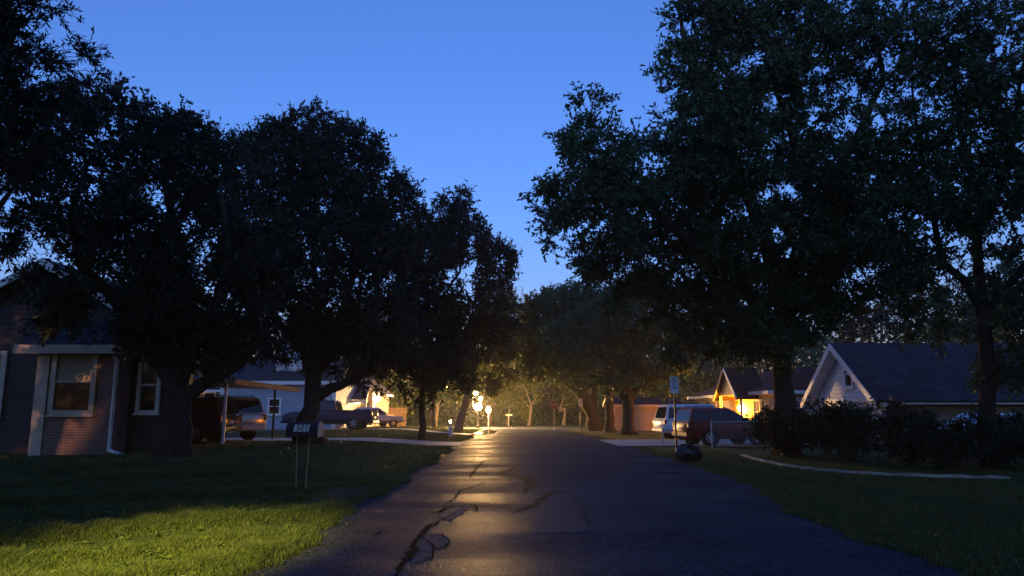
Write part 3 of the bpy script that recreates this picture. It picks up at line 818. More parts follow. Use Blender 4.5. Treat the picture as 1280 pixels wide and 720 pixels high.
# the far wood that closes the view reads as one mass
rgw = np.random.default_rng(77)
wl = []; 
nw = 130000
wx = rgw.uniform(-95, 95, nw); wy = 103 + rgw.random(nw) * 16
top = 12.5 + 2.6 * np.sin(wx * .21) + 1.6 * np.sin(wx * .53 + 1) + 1.0 * np.sin(wx * 1.3)
wz = top * rgw.random(nw) ** .8 + .1
base_ = np.stack([wx, wy, wz], 1)
LV, LF = leaf_quads(base_, unit(rgw.normal(size=(nw, 3))), .62, .34, rgw)
tag(np_mesh('far_wood', LV, LF, M['oak']), 'far wood closing the view beyond the cross street', kind='stuff')


nw = 40000
LV, LF = leaf_quads(np.stack([rgw.uniform(-95, 95, nw), 99 + rgw.random(nw) * 4, 3.2 * rgw.random(nw) ** 1.3 + .1], 1), unit(rgw.normal(size=(nw, 3))), .5, .3, rgw)
tag(np_mesh('undergrowth', LV, LF, M['oak']), 'undergrowth at the foot of the far wood', kind='stuff')
mb = MB(); mb.v = [(x, y, z) for x in np.arange(-400, 401, 10.0) for (y, z) in ((126, -.2), (134, 4.5 + .8 * math.sin(x * .09)), (160, 5.5), (190, -.2))]
mb.f = [(i * 4 + k, i * 4 + 4 + k, i * 4 + 5 + k, i * 4 + 1 + k) for i in range(80) for k in range(3)]
tag(mb.build('hill', M['lawn'], None, 60), 'low grassy rise added behind the far wood to hide the horizon sky', kind='structure')  # rise added to hide the bright horizon sky between the trunks and leaves

# trees added out of view beside and behind the viewer to block sky light
for i, (x, y, h_, r_, lab) in enumerate([(-10.5, -3.5, 11, 5.2, 'broad tree added to block sky behind the viewer on the left lawn'), (11.6, 5.5, 11, 5.2, 'broad tree added to block sky just outside the view on the right verge'), (9.5, -7, 12, 5.6, 'broad tree added to block sky behind the viewer on the right verge'),
                                       (-17, 6, 11, 5.5, 'broad tree added to block sky beside the near brick house out of view'), (17.5, 13.5, 11, 4.6, 'broad tree added to block sky right of the shrub bed out of view'), (-7, -17, 12, 6, 'tall tree added to block sky farther behind the viewer on the left'), (8, -19, 12, 6, 'tall tree added to block sky farther behind the viewer on the right')]):
    bb = np.array([x, y, hz(x, y)])
    lim = [([bb - [0, 0, .2], bb + [0, 0, .3], bb + [.1, 0, 2.6], bb + [.3, .2, h_ * .75]], [.5, .36, .28, .08])] + [([bb + [.1, 0, 2.6 + .4 * k], bb + [r_ * .6 * math.cos(k * 1.7), r_ * .6 * math.sin(k * 1.7), h_ * .6]], [.16, .05]) for k in range(4)]
    lob = [(bb + [r_ * .5 * math.cos(k * 1.26), r_ * .5 * math.sin(k * 1.26), h_ * (.55 + .06 * (k % 3))], (r_ * .55, r_ * .55, h_ * .2), 1.0) for k in range(5)] + [(bb + [0, 0, h_ * .78], (r_ * .6, r_ * .6, h_ * .2), 1.0)]
    tree('broadleaf_tree', lab, 'tree', bb, lim, lob, 120 + i, (.26, .13), 3.2, 11, 9, .6, 'dark', group='added trees round the viewer')
nw = 26000  # unseen row of leaves added behind the viewer against the low sky glow
wx = rgw.uniform(-90, 90, nw); wy = -48 - rgw.random(nw) * 12
wz = (8.5 + 2.2 * np.sin(wx * .21 + 2) + 1.6 * np.sin(wx * .53)) * rgw.random(nw) ** .8 + .1
LV, LF = leaf_quads(np.stack([wx, wy, wz], 1), unit(rgw.normal(size=(nw, 3))), .9, .5, rgw)
tag(np_mesh('far_wood', LV, LF, M['oak']), 'unseen wood added behind the viewer to block the low sky', kind='stuff')


# shrub helper
def shrub(name, label, x, y, w, d, h, seed, mat='hedge', leaf=(.11, .05), dens=16, group=None, per=9):
    z = hz(x, y); b = np.array([x, y, z]); rr = random.Random(seed)
    lim = [([b - [0, 0, .1], b + [rr.uniform(-.3, .3) * w, rr.uniform(-.3, .3) * d, h * .6]], [.03, .012]) for _ in range(5)]
    lob = [(b + [rr.uniform(-.3, .3) * w, rr.uniform(-.3, .3) * d, h * rr.uniform(.35, .72)], (w * rr.uniform(.25, .4), d * rr.uniform(.25, .4), h * rr.uniform(.25, .36)), 1.0) for _ in range(6)]
    return tree(name, label, 'shrub', b, lim, lob, seed, leaf, dens, 9, per, .3, mat, 'bark', group, gap=1.2, trunk_name='stem', out=.6)


gb = 'dark shrubs in the edged bed'
for i, (x, y, w, d, h, lab) in enumerate([
        (9.2, 25.2, 2.4, 2.6, 1.75, 'dense dark shrub at the street end of the edged bed, by the chain link fence'),
        (10.2, 22.8, 2.6, 2.4, 1.7, 'dark shrub just inside the corner of the bed edging'),
        (10.6, 20.0, 2.2, 2.0, 1.35, 'low dark shrub behind the bend of the pale edging'),
        (12.6, 23.4, 2.8, 2.4, 1.75, 'dark shrub in front of the white garage doors'),
        (13.0, 20.4, 2.6, 2.0, 1.4, 'spreading dark shrub left of the slim trunk'),
        (15.6, 22.6, 3.0, 2.6, 1.7, 'tall dark shrub right behind the slim trunk'),
        (15.8, 19.2, 2.8, 2.2, 1.3, 'loose dark shrub at the right end of the edging'),
        (11.4, 26.0, 2.4, 2.2, 1.75, 'dark shrub at the back of the bed near the huge oak'),
        (18.4, 21.6, 3.0, 2.6, 1.6, 'dark shrub at the far right of the bed')]):
    shrub('shrub', lab, x, y, w, d, h, 60 + i, group=gb, dens=11)

# ------------------------------------------------------------------ bed edging
ed = [(928, 570), (944, 575), (962, 579), (985, 583.5), (1010, 587), (1050, 591), (1100, 594), (1160, 596), (1220, 598), (1262, 599)]
mb = MB(); e_pts = [G(a, b)[:2] for a, b in ed]; fine = []
for i in range(len(e_pts) - 1):
    for k in range(4): fine.append(e_pts[i] + (e_pts[i + 1] - e_pts[i]) * k / 4)
fine.append(e_pts[-1])
for i, p in enumerate(fine):
    d = np.array(fine[min(i + 1, len(fine) - 1)]) - np.array(fine[max(i - 1, 0)]); d /= np.linalg.norm(d); nn = np.array([-d[1], d[0]])
    z = hz(*p); hh = .06 + .012 * math.sin(i * 1.7)
    for (o_, zz) in ((-.075, z - .05), (-.07, z + hh), (.07, z + hh), (.075, z - .05)):
        q_ = p + nn * o_; mb.v.append((q_[0], q_[1], zz))
nf = len(fine)
for i in range(nf - 1):
    for k in range(3):
        mb.f.append((i * 4 + k, i * 4 + k + 1, i * 4 + k + 5, i * 4 + k + 4))
mb.f += [(0, 1, 2, 3), tuple((nf - 1) * 4 + k for k in (3, 2, 1, 0))]
tag(mb.build('garden_edging', M['pale_conc'], None, 40), 'curved pale concrete edging round the shrub bed', 'edging')


# ------------------------------------------------------------------ houses
def win(parent, c, u, w, h, frame='trim', upper='glass', lower='glass', fw=.09, mull=False):
    """sash window on a wall: c centre (local), u unit vector along the wall, outward normal n = u x z"""
    c, u = Vector(c), Vector(u); z = Vector((0, 0, 1)); n = u.cross(z)
    mb = MB()
    for sx in (-1, 1): mb.obox(c + u * sx * (w / 2 + fw / 2) + n * .03, u * fw / 2, n * .045, z * (h / 2 + fw))
    for sz in (-1, 1): mb.obox(c + z * sz * (h / 2 + fw / 2) + n * .032, u * (w / 2), n * .045, z * fw / 2)
    mb.obox(c + n * .02, u * (w / 2), n * .03, z * .028)
    mb.obox(c - z * (h / 2 + fw + .02) + n * .05, u * (w / 2 + fw + .04), n * .075, z * .022)
    if mull: mb.obox(c + n * .018, u * .02, n * .026, z * (h / 2))
    fr = mb.build('window', M[frame], parent)
    for (s, mt) in ((1, upper), (-1, lower)):
        p = MB(); p.obox(c + z * s * h / 4 + n * .005, u * (w / 2 - .002), n * .008, z * (h / 4 - .002)); p.build('pane', M[mt], fr)
    return fr


def roof_slab(mb, a, b, c, d, t=.14):
    """roof plane a-b (eave) d-c (ridge) thickened downwards"""
    a, b, c, d = (Vector(q) for q in (a, b, c, d)); n = (b - a).cross(d - a).normalized()
    if n.z < 0: n = -n
    mb.prism([a, b, c, d], -n * t)


def gable(parent, x0, x1, y0, y1, z0, ze, zr, axis, wall, roofm, over=.4, trim='trim', gable_mat=None, rake=True):
    """simple gabled block; axis 'x' ridge along x, gables at x0/x1"""
    mb = MB(); mb.box(x0, x1, y0, y1, z0, ze); mb.build('wall', M[wall], parent)
    rf = MB(); tr = MB(); gw = MB(); s = .012
    if axis == 'x':
        ym = (y0 + y1) / 2; k = (zr - ze) / (ym - y0)
        for (xa, d) in ((x0 + .001, .2), (x1 - .201, .2)): gw.prism([(xa, y0 + .002, ze), (xa, y1 - .002, ze), (xa, ym, zr - .02)], (d, 0, 0)); gw.build('gable_wall', M[gable_mat or wall], parent); gw = MB()
        e0, e1 = y0 - over, y1 + over; zo = ze - over * k
        roof_slab(rf, (x0 - over, e0, zo + .16), (x1 + over, e0, zo + .16), (x1 + over, ym, zr + .16), (x0 - over, ym, zr + .16))
        roof_slab(rf, (x1 + over, e1, zo + .16), (x0 - over, e1, zo + .16), (x0 - over, ym, zr + .162), (x1 + over, ym, zr + .162))
        if rake:
            for xa in (x0 - over - .03, x1 + over):
                for (ya, yb) in ((e0, ym), (e1, ym)):
                    tr.prism([(xa, ya, zo - .09), (xa, ya, zo + .13), (xa, yb, zr + .13), (xa, yb, zr - .09)], (.03, 0, 0))
            for ya in (e0 - .03, e1): tr.box(x0 - over, x1 + over, ya, ya + .03, zo - .08, zo + .10)
            # soffit boards under the overhang
            tr.box(x0 - over + .01, x1 + over - .01, e0 + .005, y0 - .004, zo - .06, zo - .035)
    else:
        xm = (x0 + x1) / 2; k = (zr - ze) / (xm - x0)
        for (ya, d) in ((y0 + .001, .2), (y1 - .201, .2)): gw.prism([(x0 + .002, ya, ze), (x1 - .002, ya, ze), (xm, ya, zr - .02)], (0, d, 0)); gw.build('gable_wall', M[gable_mat or wall], parent); gw = MB()
        e0, e1 = x0 - over, x1 + over; zo = ze - over * k
        roof_slab(rf, (e0, y0 - over, zo + .16), (e0, y1 + over, zo + .16), (xm, y1 + over, zr + .16), (xm, y0 - over, zr + .16))
        roof_slab(rf, (e1, y1 + over, zo + .16), (e1, y0 - over, zo + .16), (xm, y0 - over, zr + .162), (xm, y1 + over, zr + .162))
        if rake:
            for ya in (y0 - over - .03, y1 + over):
                for (xa, xb) in ((e0, xm), (e1, xm)):
                    tr.prism([(xa, ya, zo - .09), (xa, ya, zo + .13), (xb, ya, zr + .13), (xb, ya, zr - .09)], (0, .03, 0))
            for xa in (e0 - .03, e1): tr.box(xa, xa + .03, y0 - over, y1 + over, zo - .08, zo + .10)
    rf.build('roof', M[roofm], parent)
    if rake: tr.build('fascia', M[trim], parent)


# --- near brick house on the left
hx, hy = -16.0, 21.0; hzg = hz(-14, 21)
hs = thing('brick_house', 'dim brick house at the left edge with a tan trimmed window and downspout', 'house', (hx, hy, hzg))
wx0 = P(44, 500, 21)[0] - hx; wx1 = P(150, 500, 21)[0] - hx
ze = P(97, 436, 21)[2] - hzg
mb = MB(); mb.box(wx0, wx1, 0, 4.197, -.3, ze); mb.build('wall', M['red_brick'], hs)
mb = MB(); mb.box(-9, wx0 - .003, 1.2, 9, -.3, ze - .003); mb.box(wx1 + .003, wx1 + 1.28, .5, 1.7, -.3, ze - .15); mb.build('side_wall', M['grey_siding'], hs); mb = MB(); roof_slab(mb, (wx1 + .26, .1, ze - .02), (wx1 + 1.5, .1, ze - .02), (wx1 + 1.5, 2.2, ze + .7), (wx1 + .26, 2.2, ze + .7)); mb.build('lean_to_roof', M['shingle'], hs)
# big gable behind the front bay
ax = P(62, 325, 22.2)[0] - hx; az = P(62, 325, 22.2)[2] - hzg; sl = 35 / 62.0 * 1.02
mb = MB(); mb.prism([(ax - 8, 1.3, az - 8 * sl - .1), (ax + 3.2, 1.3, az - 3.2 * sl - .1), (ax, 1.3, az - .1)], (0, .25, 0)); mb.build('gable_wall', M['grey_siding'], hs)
mb = MB()
roof_slab(mb, (ax - 8.4, .85, az - 8.4 * sl), (ax - 8.4, 9, az - 8.4 * sl), (ax, 9, az), (ax, .85, az))
roof_slab(mb, (ax + 3.5, 5, az - 3.5 * sl), (ax + 3.5, .85, az - 3.5 * sl), (ax, .85, az + .002), (ax, 5, az + .002))
roof_slab(mb, (wx0 - .5, -.35, ze + .06), (wx1 + .25, -.35, ze + .06), (wx1 + .25, 2.2, ze + 1.45), (wx0 - .5, 2.2, ze + 1.45))
mb.build('roof', M['shingle'], hs)
mb = MB()
mb.prism([(ax - 8.4, .8, az - 8.4 * sl - .26), (ax - 8.4, .8, az - 8.4 * sl - .02), (ax, .8, az - .02), (ax, .8, az - .26)], (0, .045, 0))
mb.prism([(ax + 3.5, .8, az - 3.5 * sl - .26), (ax + 3.5, .8, az - 3.5 * sl - .02), (ax, .8, az - .02), (ax, .8, az - .26)], (0, .045, 0))
mb.build('rake_board', M['trim'], hs)
mb = MB(); mb.box(wx0 - .5, wx1 + .12, -.42, -.36, ze - .16, ze + .08); mb.box(wx0 - .5, wx1 + .12, -.36, -.003, ze - .14, ze - .11); mb.build('fascia', M['trim_tan'], hs)
mb = MB(); mb.box(wx0 - .02, wx0 + .32, -.05, -.003, -.2, ze - .17); mb.build('corner_board', M['trim_tan'], hs)  # tan board added to stand in for light falling on the wall
mb = MB()
dx = wx1 - .12
mb.tube([(dx + .02, -.39, ze - .1), (dx + .02, -.3, ze - .22), (dx, -.1, ze - .36), (dx - .02, -.09, .3), (dx, -.14, .16), (dx + .75, -.5, -.02)], .055, 8)
mb.build('downspout', M['trim'], hs, 50)
cw = P(93, 477, 21); win(hs, (cw[0] - hx, -.003, cw[2] - hzg), (1, 0, 0), 44 * 21 / F, 70 * 21 / F, 'trim_tan', 'blind', 'glass', .14)
cw = P(187, 481, 21.5); win(hs, (cw[0] - hx, .497, cw[2] - hzg), (1, 0, 0), 20 * 21.5 / F, 62 * 21.5 / F, 'trim', 'glass', 'glass', .1)
cw = P(-6, 480, 22.2); win(hs, (cw[0] - hx, 1.197, cw[2] - hzg), (1, 0, 0), 14 * 22.2 / F, 70 * 22.2 / F, 'trim_tan', 'blind', 'glass', .14)

# --- blue grey two storey house behind the pickup
Y2 = 54.0
ox = P(350, 530, Y2)[0]; oz = hz(ox, Y2)
h2 = thing('clapboard_house', 'blue grey two storey house behind the dark pickup', 'house', (ox, Y2, oz))
xa = P(277, 500, Y2)[0] - ox; xb = P(418, 500, Y2)[0] - ox; zt = P(350, 479, Y2)[2] - oz
mb = MB(); mb.box(xa, xb, 0, 9, -.4, zt); mb.build('wall', M['blue_siding'], h2)
mb = MB(); mb.box(xa - .12, xa + .15, -.05, -.002, -.4, zt); mb.build('corner_board', M['trim'], h2); mb = MB(); mb.box(xb - .15, xb + .12, -.05, -.002, -.4, zt); mb.build('corner_board', M['trim'], h2)
mb = MB(); roof_slab(mb, (xa - .4, -.5, zt + .1), (xb + .4, -.5, zt + .1), (xb + .4, 4.5, zt + 2.2), (xa - .4, 4.5, zt + 2.2))
roof_slab(mb, (xb + .4, 9.5, zt + .1), (xa - .4, 9.5, zt + .1), (xa - .4, 4.5, zt + 2.202), (xb + .4, 4.5, zt + 2.202)); mb.build('roof', M['shingle'], h2)
mb = MB(); mb.box(xa - .4, xb + .4, -.56, -.5, zt - .12, zt + .14); mb.build('fascia', M['trim'], h2)
# upper storey with dormer window
ua = P(340, 465, Y2)[0] - ox; ub = P(405, 465, Y2)[0] - ox
mb = MB(); mb.box(ua, ub, 1.6, 7, zt + .7, zt + 3.2); mb.build('upper_wall', M['blue_siding'], h2)
mb = MB(); um = (ua + ub) / 2
roof_slab(mb, (ua - .5, 1.1, zt + 3.1), (ua - .5, 7, zt + 3.1), (um, 7, zt + 4.6), (um, 1.1, zt + 4.6)); roof_slab(mb, (ub + .5, 7, zt + 3.1), (ub + .5, 1.1, zt + 3.1), (um, 1.1, zt + 4.602), (um, 7, zt + 4.602)); mb.build('upper_roof', M['shingle'], h2)
mb = MB(); mb.prism([(ua, 1.62, zt + 3.2), (ub, 1.62, zt + 3.2), (um, 1.62, zt + 4.4)], (0, .2, 0)); mb.build('gable_wall', M['blue_siding'], h2)
for px in (351, 363, 374):
    cw = P(px, 460, Y2 + 1.6); win(h2, (cw[0] - ox, 1.598, cw[2] - oz), (1, 0, 0), .48, 1.0, 'trim', 'curtain', 'curtain', .1)
for px in (343, 403):
    cw = P(px, 508, Y2); win(h2, (cw[0] - ox, -.002, cw[2] - oz), (1, 0, 0), .72, 1.0, 'trim', 'glass', 'glass', .13, True)

# --- carport at the left driveway
cz = hz(-11, 28); cp = thing('carport', 'flat roofed carport on pale posts over the left driveway', 'carport', (-11, 28, cz))
top_z = P(279, 478, 28)[2] - cz
mb = MB(); p0 = P(279, 540, 27.0); mb.tube([(p0[0] + 11, -1.0, -.1), (p0[0] + 11, -1.0, top_z)], .065, 10); mb.build('post', M['white_paint'], cp, 40)
mb = MB(); p0 = P(341, 540, 33); mb.tube([(p0[0] + 11, 5, -.1), (p0[0] + 11, 5, top_z - .05)], .05, 8); mb.build('post', M['steel_dark'], cp, 40)
xL = P(225, 480, 27.6)[0] + 11; xR = P(372, 483, 33)[0] + 11; xF = P(322, 478, 27.6)[0] + 11
mb = MB(); mb.prism([(xL - 2, -1.1, top_z), (xF - .6, -1.1, top_z), (xR, 5.2, top_z - .12), (xL - 2, 5.2, top_z)], (0, 0, .07)); mb.build('roof', M['trim_tan'], cp)
mb = MB(); mb.bar((xF - .6, -1.1, top_z - .02), (xR, 5.2, top_z - .14), .08, .2); mb.bar((xL - 2, -1.14, top_z), (xF - .6, -1.14, top_z), .07, .2); mb.build('fascia', M['wood'], cp)
mb = MB(); mb.tube([(xL - 1.6, -1.0, -.1), (xL - 1.6, -1.0, top_z)], .065, 10); mb.build('post', M['white_paint'], cp, 40)

# --- house behind carport, lit amber
Yl = 60.0; lx = P(250, 500, Yl)[0]; lz = hz(lx, Yl)
hl = thing('brick_house', 'amber lit brick cottage glimpsed behind the near oak trunk', 'house', (lx, Yl, lz))
gable(hl, -3.4, 1.6, 0, 7, -.3, P(250, 487, Yl)[2] - lz, P(250, 470, Yl)[2] - lz, 'x', 'red_brick', 'shingle', .4)
cw = P(262, 500, Yl); win(hl, (cw[0] - lx, -.002, cw[2] - lz), (1, 0, 0), .8, 1.1, 'trim')
mb = MB(); mb.lathe([(.02, 0), (.10, .04), (.12, .16), (.08, .26), (.02, .3)], (P(268, 500, Yl)[0] - lx - 2.2, -.25, 1.9), 'z', 10); mb.build('porch_light', M['porch_lamp_white'], hl, 60)

# --- brown house with awning porch
Y3 = 62.0; ox3 = P(440, 530, Y3)[0]; oz3 = hz(ox3, Y3)
h3 = thing('brown_house', 'brown gabled house with a dark metal porch roof and a lit porch', 'house', (ox3, Y3, oz3))
x0 = P(414, 500, Y3)[0] - ox3; x1 = P(466, 500, Y3)[0] - ox3; z3 = P(440, 488, Y3)[2] - oz3; zr3 = P(440, 466, Y3)[2] - oz3
gable(h3, x0, x1, 0, 8, -.3, z3, zr3, 'y', 'brown_siding', 'shingle', .35)
cw = P(421.5, 493, Y3); win(h3, (cw[0] - ox3, -.002, cw[2] - oz3), (1, 0, 0), .62, .9, 'trim', 'glass', 'glass', .1, True)
pa = P(427, 497, Y3 - 2.4)[0] - ox3; pb = P(459, 497, Y3 - 2.4)[0] - ox3; zf = P(440, 499, Y3 - 2.4)[2] - oz3; zb_ = P(440, 481, Y3)[2] - oz3
mb = MB(); roof_slab(mb, (pa, -2.5, zf), (pb, -2.5, zf), (pb - .25, -.02, zb_), (pa + .4, -.02, zb_), .06); mb.build('porch_roof', M['awning'], h3)
mb = MB(); mb.box(pa, pb, -2.5, -2.38, zf - .3, zf - .07); mb.build('porch_beam', M['trim'], h3)
for px in (pa + .1, pb - .1):
    mb = MB(); mb.box(px - .07, px + .07, -2.48, -2.34, -.2, zf - .3); mb.build('porch_post', M['trim'], h3)
mb = MB(); mb.box(pb - 1.0, pb - .35, -.06, -.003, 0, 2.0); mb.build('door', M['plastic'], h3)
mb = MB(); mb.lathe([(.02, 0), (.09, .04), (.11, .14), (.07, .24), (.02, .28)], (pa + 1.0, -.5, 1.85), 'z', 10); mb.build('porch_light', M['porch_lamp_white'], h3, 60)
mb = MB(); mb.lathe([(.03, 0), (.14, .04), (.17, .22), (.11, .36), (.03, .42)], (x1 + .3, .6, 2.1), 'z', 10); mb.build('wall_lantern', M['wall_lantern'], h3, 60)
mb = MB(); mb.bar((x1, .6, 2.58), (x1 + .32, .6, 2.58), .05); mb.build('lantern_bracket', M['steel_dark'], h3)
mb = MB(); mb.box(pa - .1, pb + .1, -2.6, -.003, -.3, .12); mb.build('porch_floor', M['concrete'], h3)

# wooden rail fence beside it
fz = hz(-11, 66)
fx0 = P(474, 530, 64)[0]; fx1 = P(491, 530, 64)[0]
fn = thing('wooden_fence', 'low brown rail fence lit orange beside the brown house', 'fence', (fx0, 64, hz(fx0, 64)))
for k in range(5):
    mb = MB(); xx = (fx1 - fx0) * k / 4; mb.box(xx - .05, xx + .05, -.05, .05, -.1, 1.05); mb.build('post', M['wood'], fn)
for z in (.45, .92):
    mb = MB(); mb.box(0, fx1 - fx0, -.085, -.052, z - .06, z + .06); mb.build('rail', M['wood'], fn)
fxa = P(452, 515, 70)[0]; fxb = P(508, 515, 70)[0]
wf = thing('board_fence', 'tall plank fence behind the rail fence, glowing orange', 'fence', (fxa, 70, 0.0))
mb = MB()
nb_ = 30
for k in range(nb_):
    xx = (fxb - fxa) * k / nb_; mb.box(xx, xx + (fxb - fxa) / nb_ - .015, -.02, .0, .02, 1.9 + random.uniform(-.02, .02))
mb.build('boards', M['wood'], wf)
mb = MB(); mb.box(0, fxb - fxa, .002, .05, .4, .5); mb.box(0, fxb - fxa, .002, .05, 1.4, 1.5); mb.build('rail', M['wood'], wf)

# --- tan walled house on the right beyond the oaks
Y5 = 62.0; ox5 = P(800, 530, Y5)[0]
h5 = thing('tan_house', 'plain tan walled house behind the oak trunks on the right', 'house', (ox5, Y5, 0))
x0 = P(765, 520, Y5)[0] - ox5; x1 = P(850, 520, Y5)[0] - ox5; z5 = P(800, 506, Y5)[2]
gable(h5, x0, x1, 0, 3.4, -.3, z5, z5 + .5, 'x', 'tan_wall', 'shingle_brown', .3, 'trim_tan')
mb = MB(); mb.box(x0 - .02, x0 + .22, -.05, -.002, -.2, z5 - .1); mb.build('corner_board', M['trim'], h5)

# --- lit cream house on the right
X6 = 15.6
h6 = thing('cream_house', 'cream sided house with a glowing yellow entry under a steep little gable', 'house', (X6, 55, 0))
ya, yb = X6 / ((964 - 640) / F) - 55, X6 / ((866 - 640) / F) - 55
z6 = 2.62
mb = MB(); mb.box(0, 6, ya, yb, -.2, z6); mb.build('wall', M['cream_siding'], h6)
mb = MB(); ov = .5
roof_slab(mb, (-ov, ya - ov, z6 + .12), (-ov, yb + ov, z6 + .12), (3, yb - 3.5, z6 + 1.75), (3, ya + 2.5, z6 + 1.75))
roof_slab(mb, (6 + ov, yb + ov, z6 + .12), (6 + ov, ya - ov, z6 + .12), (3, ya + 2.5, z6 + 1.7502), (3, yb - 3.5, z6 + 1.7502))
mb.prism([(-ov, ya - ov, z6 + .12), (6 + ov, ya - ov, z6 + .12), (3, ya + 2.5, z6 + 1.75)], (0, .02, -.12))
mb.prism([(-ov, yb + ov, z6 + .12), (6 + ov, yb + ov, z6 + .12), (3, yb - 3.5, z6 + 1.75)], (0, -.02, -.12))
mb.build('roof', M['shingle_brown'], h6)
mb = MB(); mb.box(-ov - .04, -ov, ya - ov, yb + ov, z6 - .06, z6 + .14); mb.box(-ov, -.003, ya - ov + .01, yb + ov - .01, z6 - .05, z6 - .02)
mb.box(-ov, 6 + ov, ya - ov - .04, ya - ov, z6 - .06, z6 + .14); mb.build('fascia', M['trim'], h6)
yp0, yp1 = (X6 - 1.1) * F / (922 - 640) - 55, (X6 - 1.1) * F / (896 - 640) - 55   # steep gable over the entry
ym = (yp0 + yp1) / 2; zp = 4.3
mb = MB(); mb.prism([(-1.1, yp0, z6 - .02), (-1.1, yp1, z6 - .02), (-1.1, ym, zp)], (.15, 0, 0)); mb.build('entry_gable', M['cream_siding'], h6)
mb = MB(); roof_slab(mb, (-1.4, yp0 - .3, z6 - .25), (.7, yp0 - .3, z6 - .25), (.7, ym, zp + .16), (-1.4, ym, zp + .16), .1); roof_slab(mb, (.7, yp1 + .3, z6 - .25), (-1.4, yp1 + .3, z6 - .25), (-1.4, ym, zp + .162), (.7, ym, zp + .162), .1); mb.build('entry_roof', M['shingle_brown'], h6)
mb = MB()
for yy in (yp0, yp1): mb.bar((-1.43, yy + (-.3 if yy == yp0 else .3), z6 - .3), (-1.43, ym, zp + .08), .05, .18)
mb.build('rake_board', M['trim'], h6)
for yy in (yp0 + .1, yp1 - .1):
    mb = MB(); mb.box(-1.1, -.95, yy - .08, yy + .08, -.1, z6 - .03); mb.build('porch_post', M['trim'], h6)
yd = X6 * F / (919 - 640) - 55
mb = MB(); mb.box(-.06, -.003, yd - .5, yd + .5, 0, 2.1); dr = mb.build('door', M['door'], h6)
mb = MB(); mb.lathe([(.0, -.05), (.04, -.03), (.045, 0), (.02, .03)], (-.09, yd + .4, 1.0), 'z', 8); mb.build('handle', M['chrome'], dr, 50)
yl = X6 * F / (925 - 640) - 55
mb = MB(); mb.lathe([(.03, 0), (.10, .03), (.13, .2), (.1, .34), (.03, .4)], (-.22, yl, 1.55), 'z', 12); mb.build('porch_light', M['porch_lamp'], h6, 60)
for px, w_ in ((943, 1.1), (875, 1.7)):
    yy = X6 * F / (px - 640) - 55
    win(h6, (-.003, yy, 1.5), (0, -1, 0), w_, 1.35, 'trim', 'curtain', 'glass', .1, True)
    for s in (-1, 1):
        mb = MB(); mb.box(-.05, -.004, yy + s * (w_ / 2 + .32) - .2, yy + s * (w_ / 2 + .32) + .2, .78, 2.2); mb.build('shutter', M['plastic'], h6)
for px in (893, 955):
    yy = X6 * F / (px - 640) - 55
    mb = MB(); mb.tube([(-.45, yy, z6 - .02), (-.3, yy, z6 - .15), (-.06, yy, z6 - .35), (-.06, yy, .1), (-.3, yy, .03)], .045, 8); mb.build('downspout', M['trim'], h6, 50)

for i, (px, Yd, w, h, lab) in enumerate([(952, 42.5, 2.0, 1.3, 'shrub under the right window of the glowing house'), (936, 44.5, 1.6, 1.1, 'small shrub by the glowing entry'), (960, 40, 2.0, 1.2, 'shrub at the corner of the glowing house')]):
    shrub('shrub', lab, P(px, 530, Yd)[0], Yd, w, w, h, 80 + i, 'oak', (.14, .07), 9, 'foundation shrubs')

# --- white gabled house
X7 = 16.0
h7 = thing('white_house', 'white clapboard house with attic window and long dark roof behind the shrubs', 'house', (X7, 36, 0))
ov = .62; ya, yb = (X7 - ov) * F / (1089 - 640) - 36 + ov, (X7 - ov) * F / (997 - 640) - 36 - ov
ze7 = 2.2; ym = (ya + yb) / 2; zr7 = 4.6; k7 = (zr7 - ze7) / (ym - ya); xe = 18
mb = MB(); mb.box(1.1, xe, ya + .2, yb - .2, -.2, ze7); mb.build('wall', M['tan_brick'], h7)
mb = MB(); mb.prism([(0, ya + .05, ze7), (0, yb - .05, ze7), (0, ym, zr7 - .08)], (.2, 0, 0)); mb.build('gable_wall', M['white_siding'], h7)
mb = MB(); mb.box(.2, 1.098, ya + .1, yb - .1, ze7 - .1, ze7 - .02); mb.build('soffit', M['trim'], h7)
mb = MB(); mb.box(0, .2, ya + .2, ya + .75, -.2, ze7 - .003); mb.box(0, .2, yb - .5, yb - .2, -.2, ze7 - .003); mb.box(0, .2, ya + .75, yb - .5, ze7 - .22, ze7 - .003); mb.box(0, .2, ym - .5, ym - .1, -.2, ze7 - .223)
mb.build('garage_front', M['white_siding'], h7)
for (y0_, y1_) in ((ya + .76, ym - .51), (ym - .09, yb - .95)):
    mb = MB(); mb.box(.08, .14, y0_, y1_, 0, ze7 - .225)
    gd = mb.build('garage_door', M['garage'], h7)
    tr = MB(); n = 4
    for r_ in range(1, 4): tr.box(.074, .079, y0_ + .02, y1_ - .02, r_ * .53 - .012, r_ * .53 + .012)
    tr.build('panel_joint', M['plastic'], gd)
    tr = MB(); tr.box(-.035, -.003, y0_ - .12, y1_ + .12, ze7 - .24, ze7 - .1); tr.build('door_head_trim', M['trim'], gd)
mb = MB()
zo = ze7 - ov * k7
roof_slab(mb, (-ov, ya - ov, zo + .2), (xe + .5, ya - ov, zo + .2), (xe + .5, ym, zr7 + .2), (-ov, ym, zr7 + .2))
roof_slab(mb, (xe + .5, yb + ov, zo + .2), (-ov, yb + ov, zo + .2), (-ov, ym, zr7 + .202), (xe + .5, ym, zr7 + .202)); mb.build('roof', M['shingle'], h7)
mb = MB()
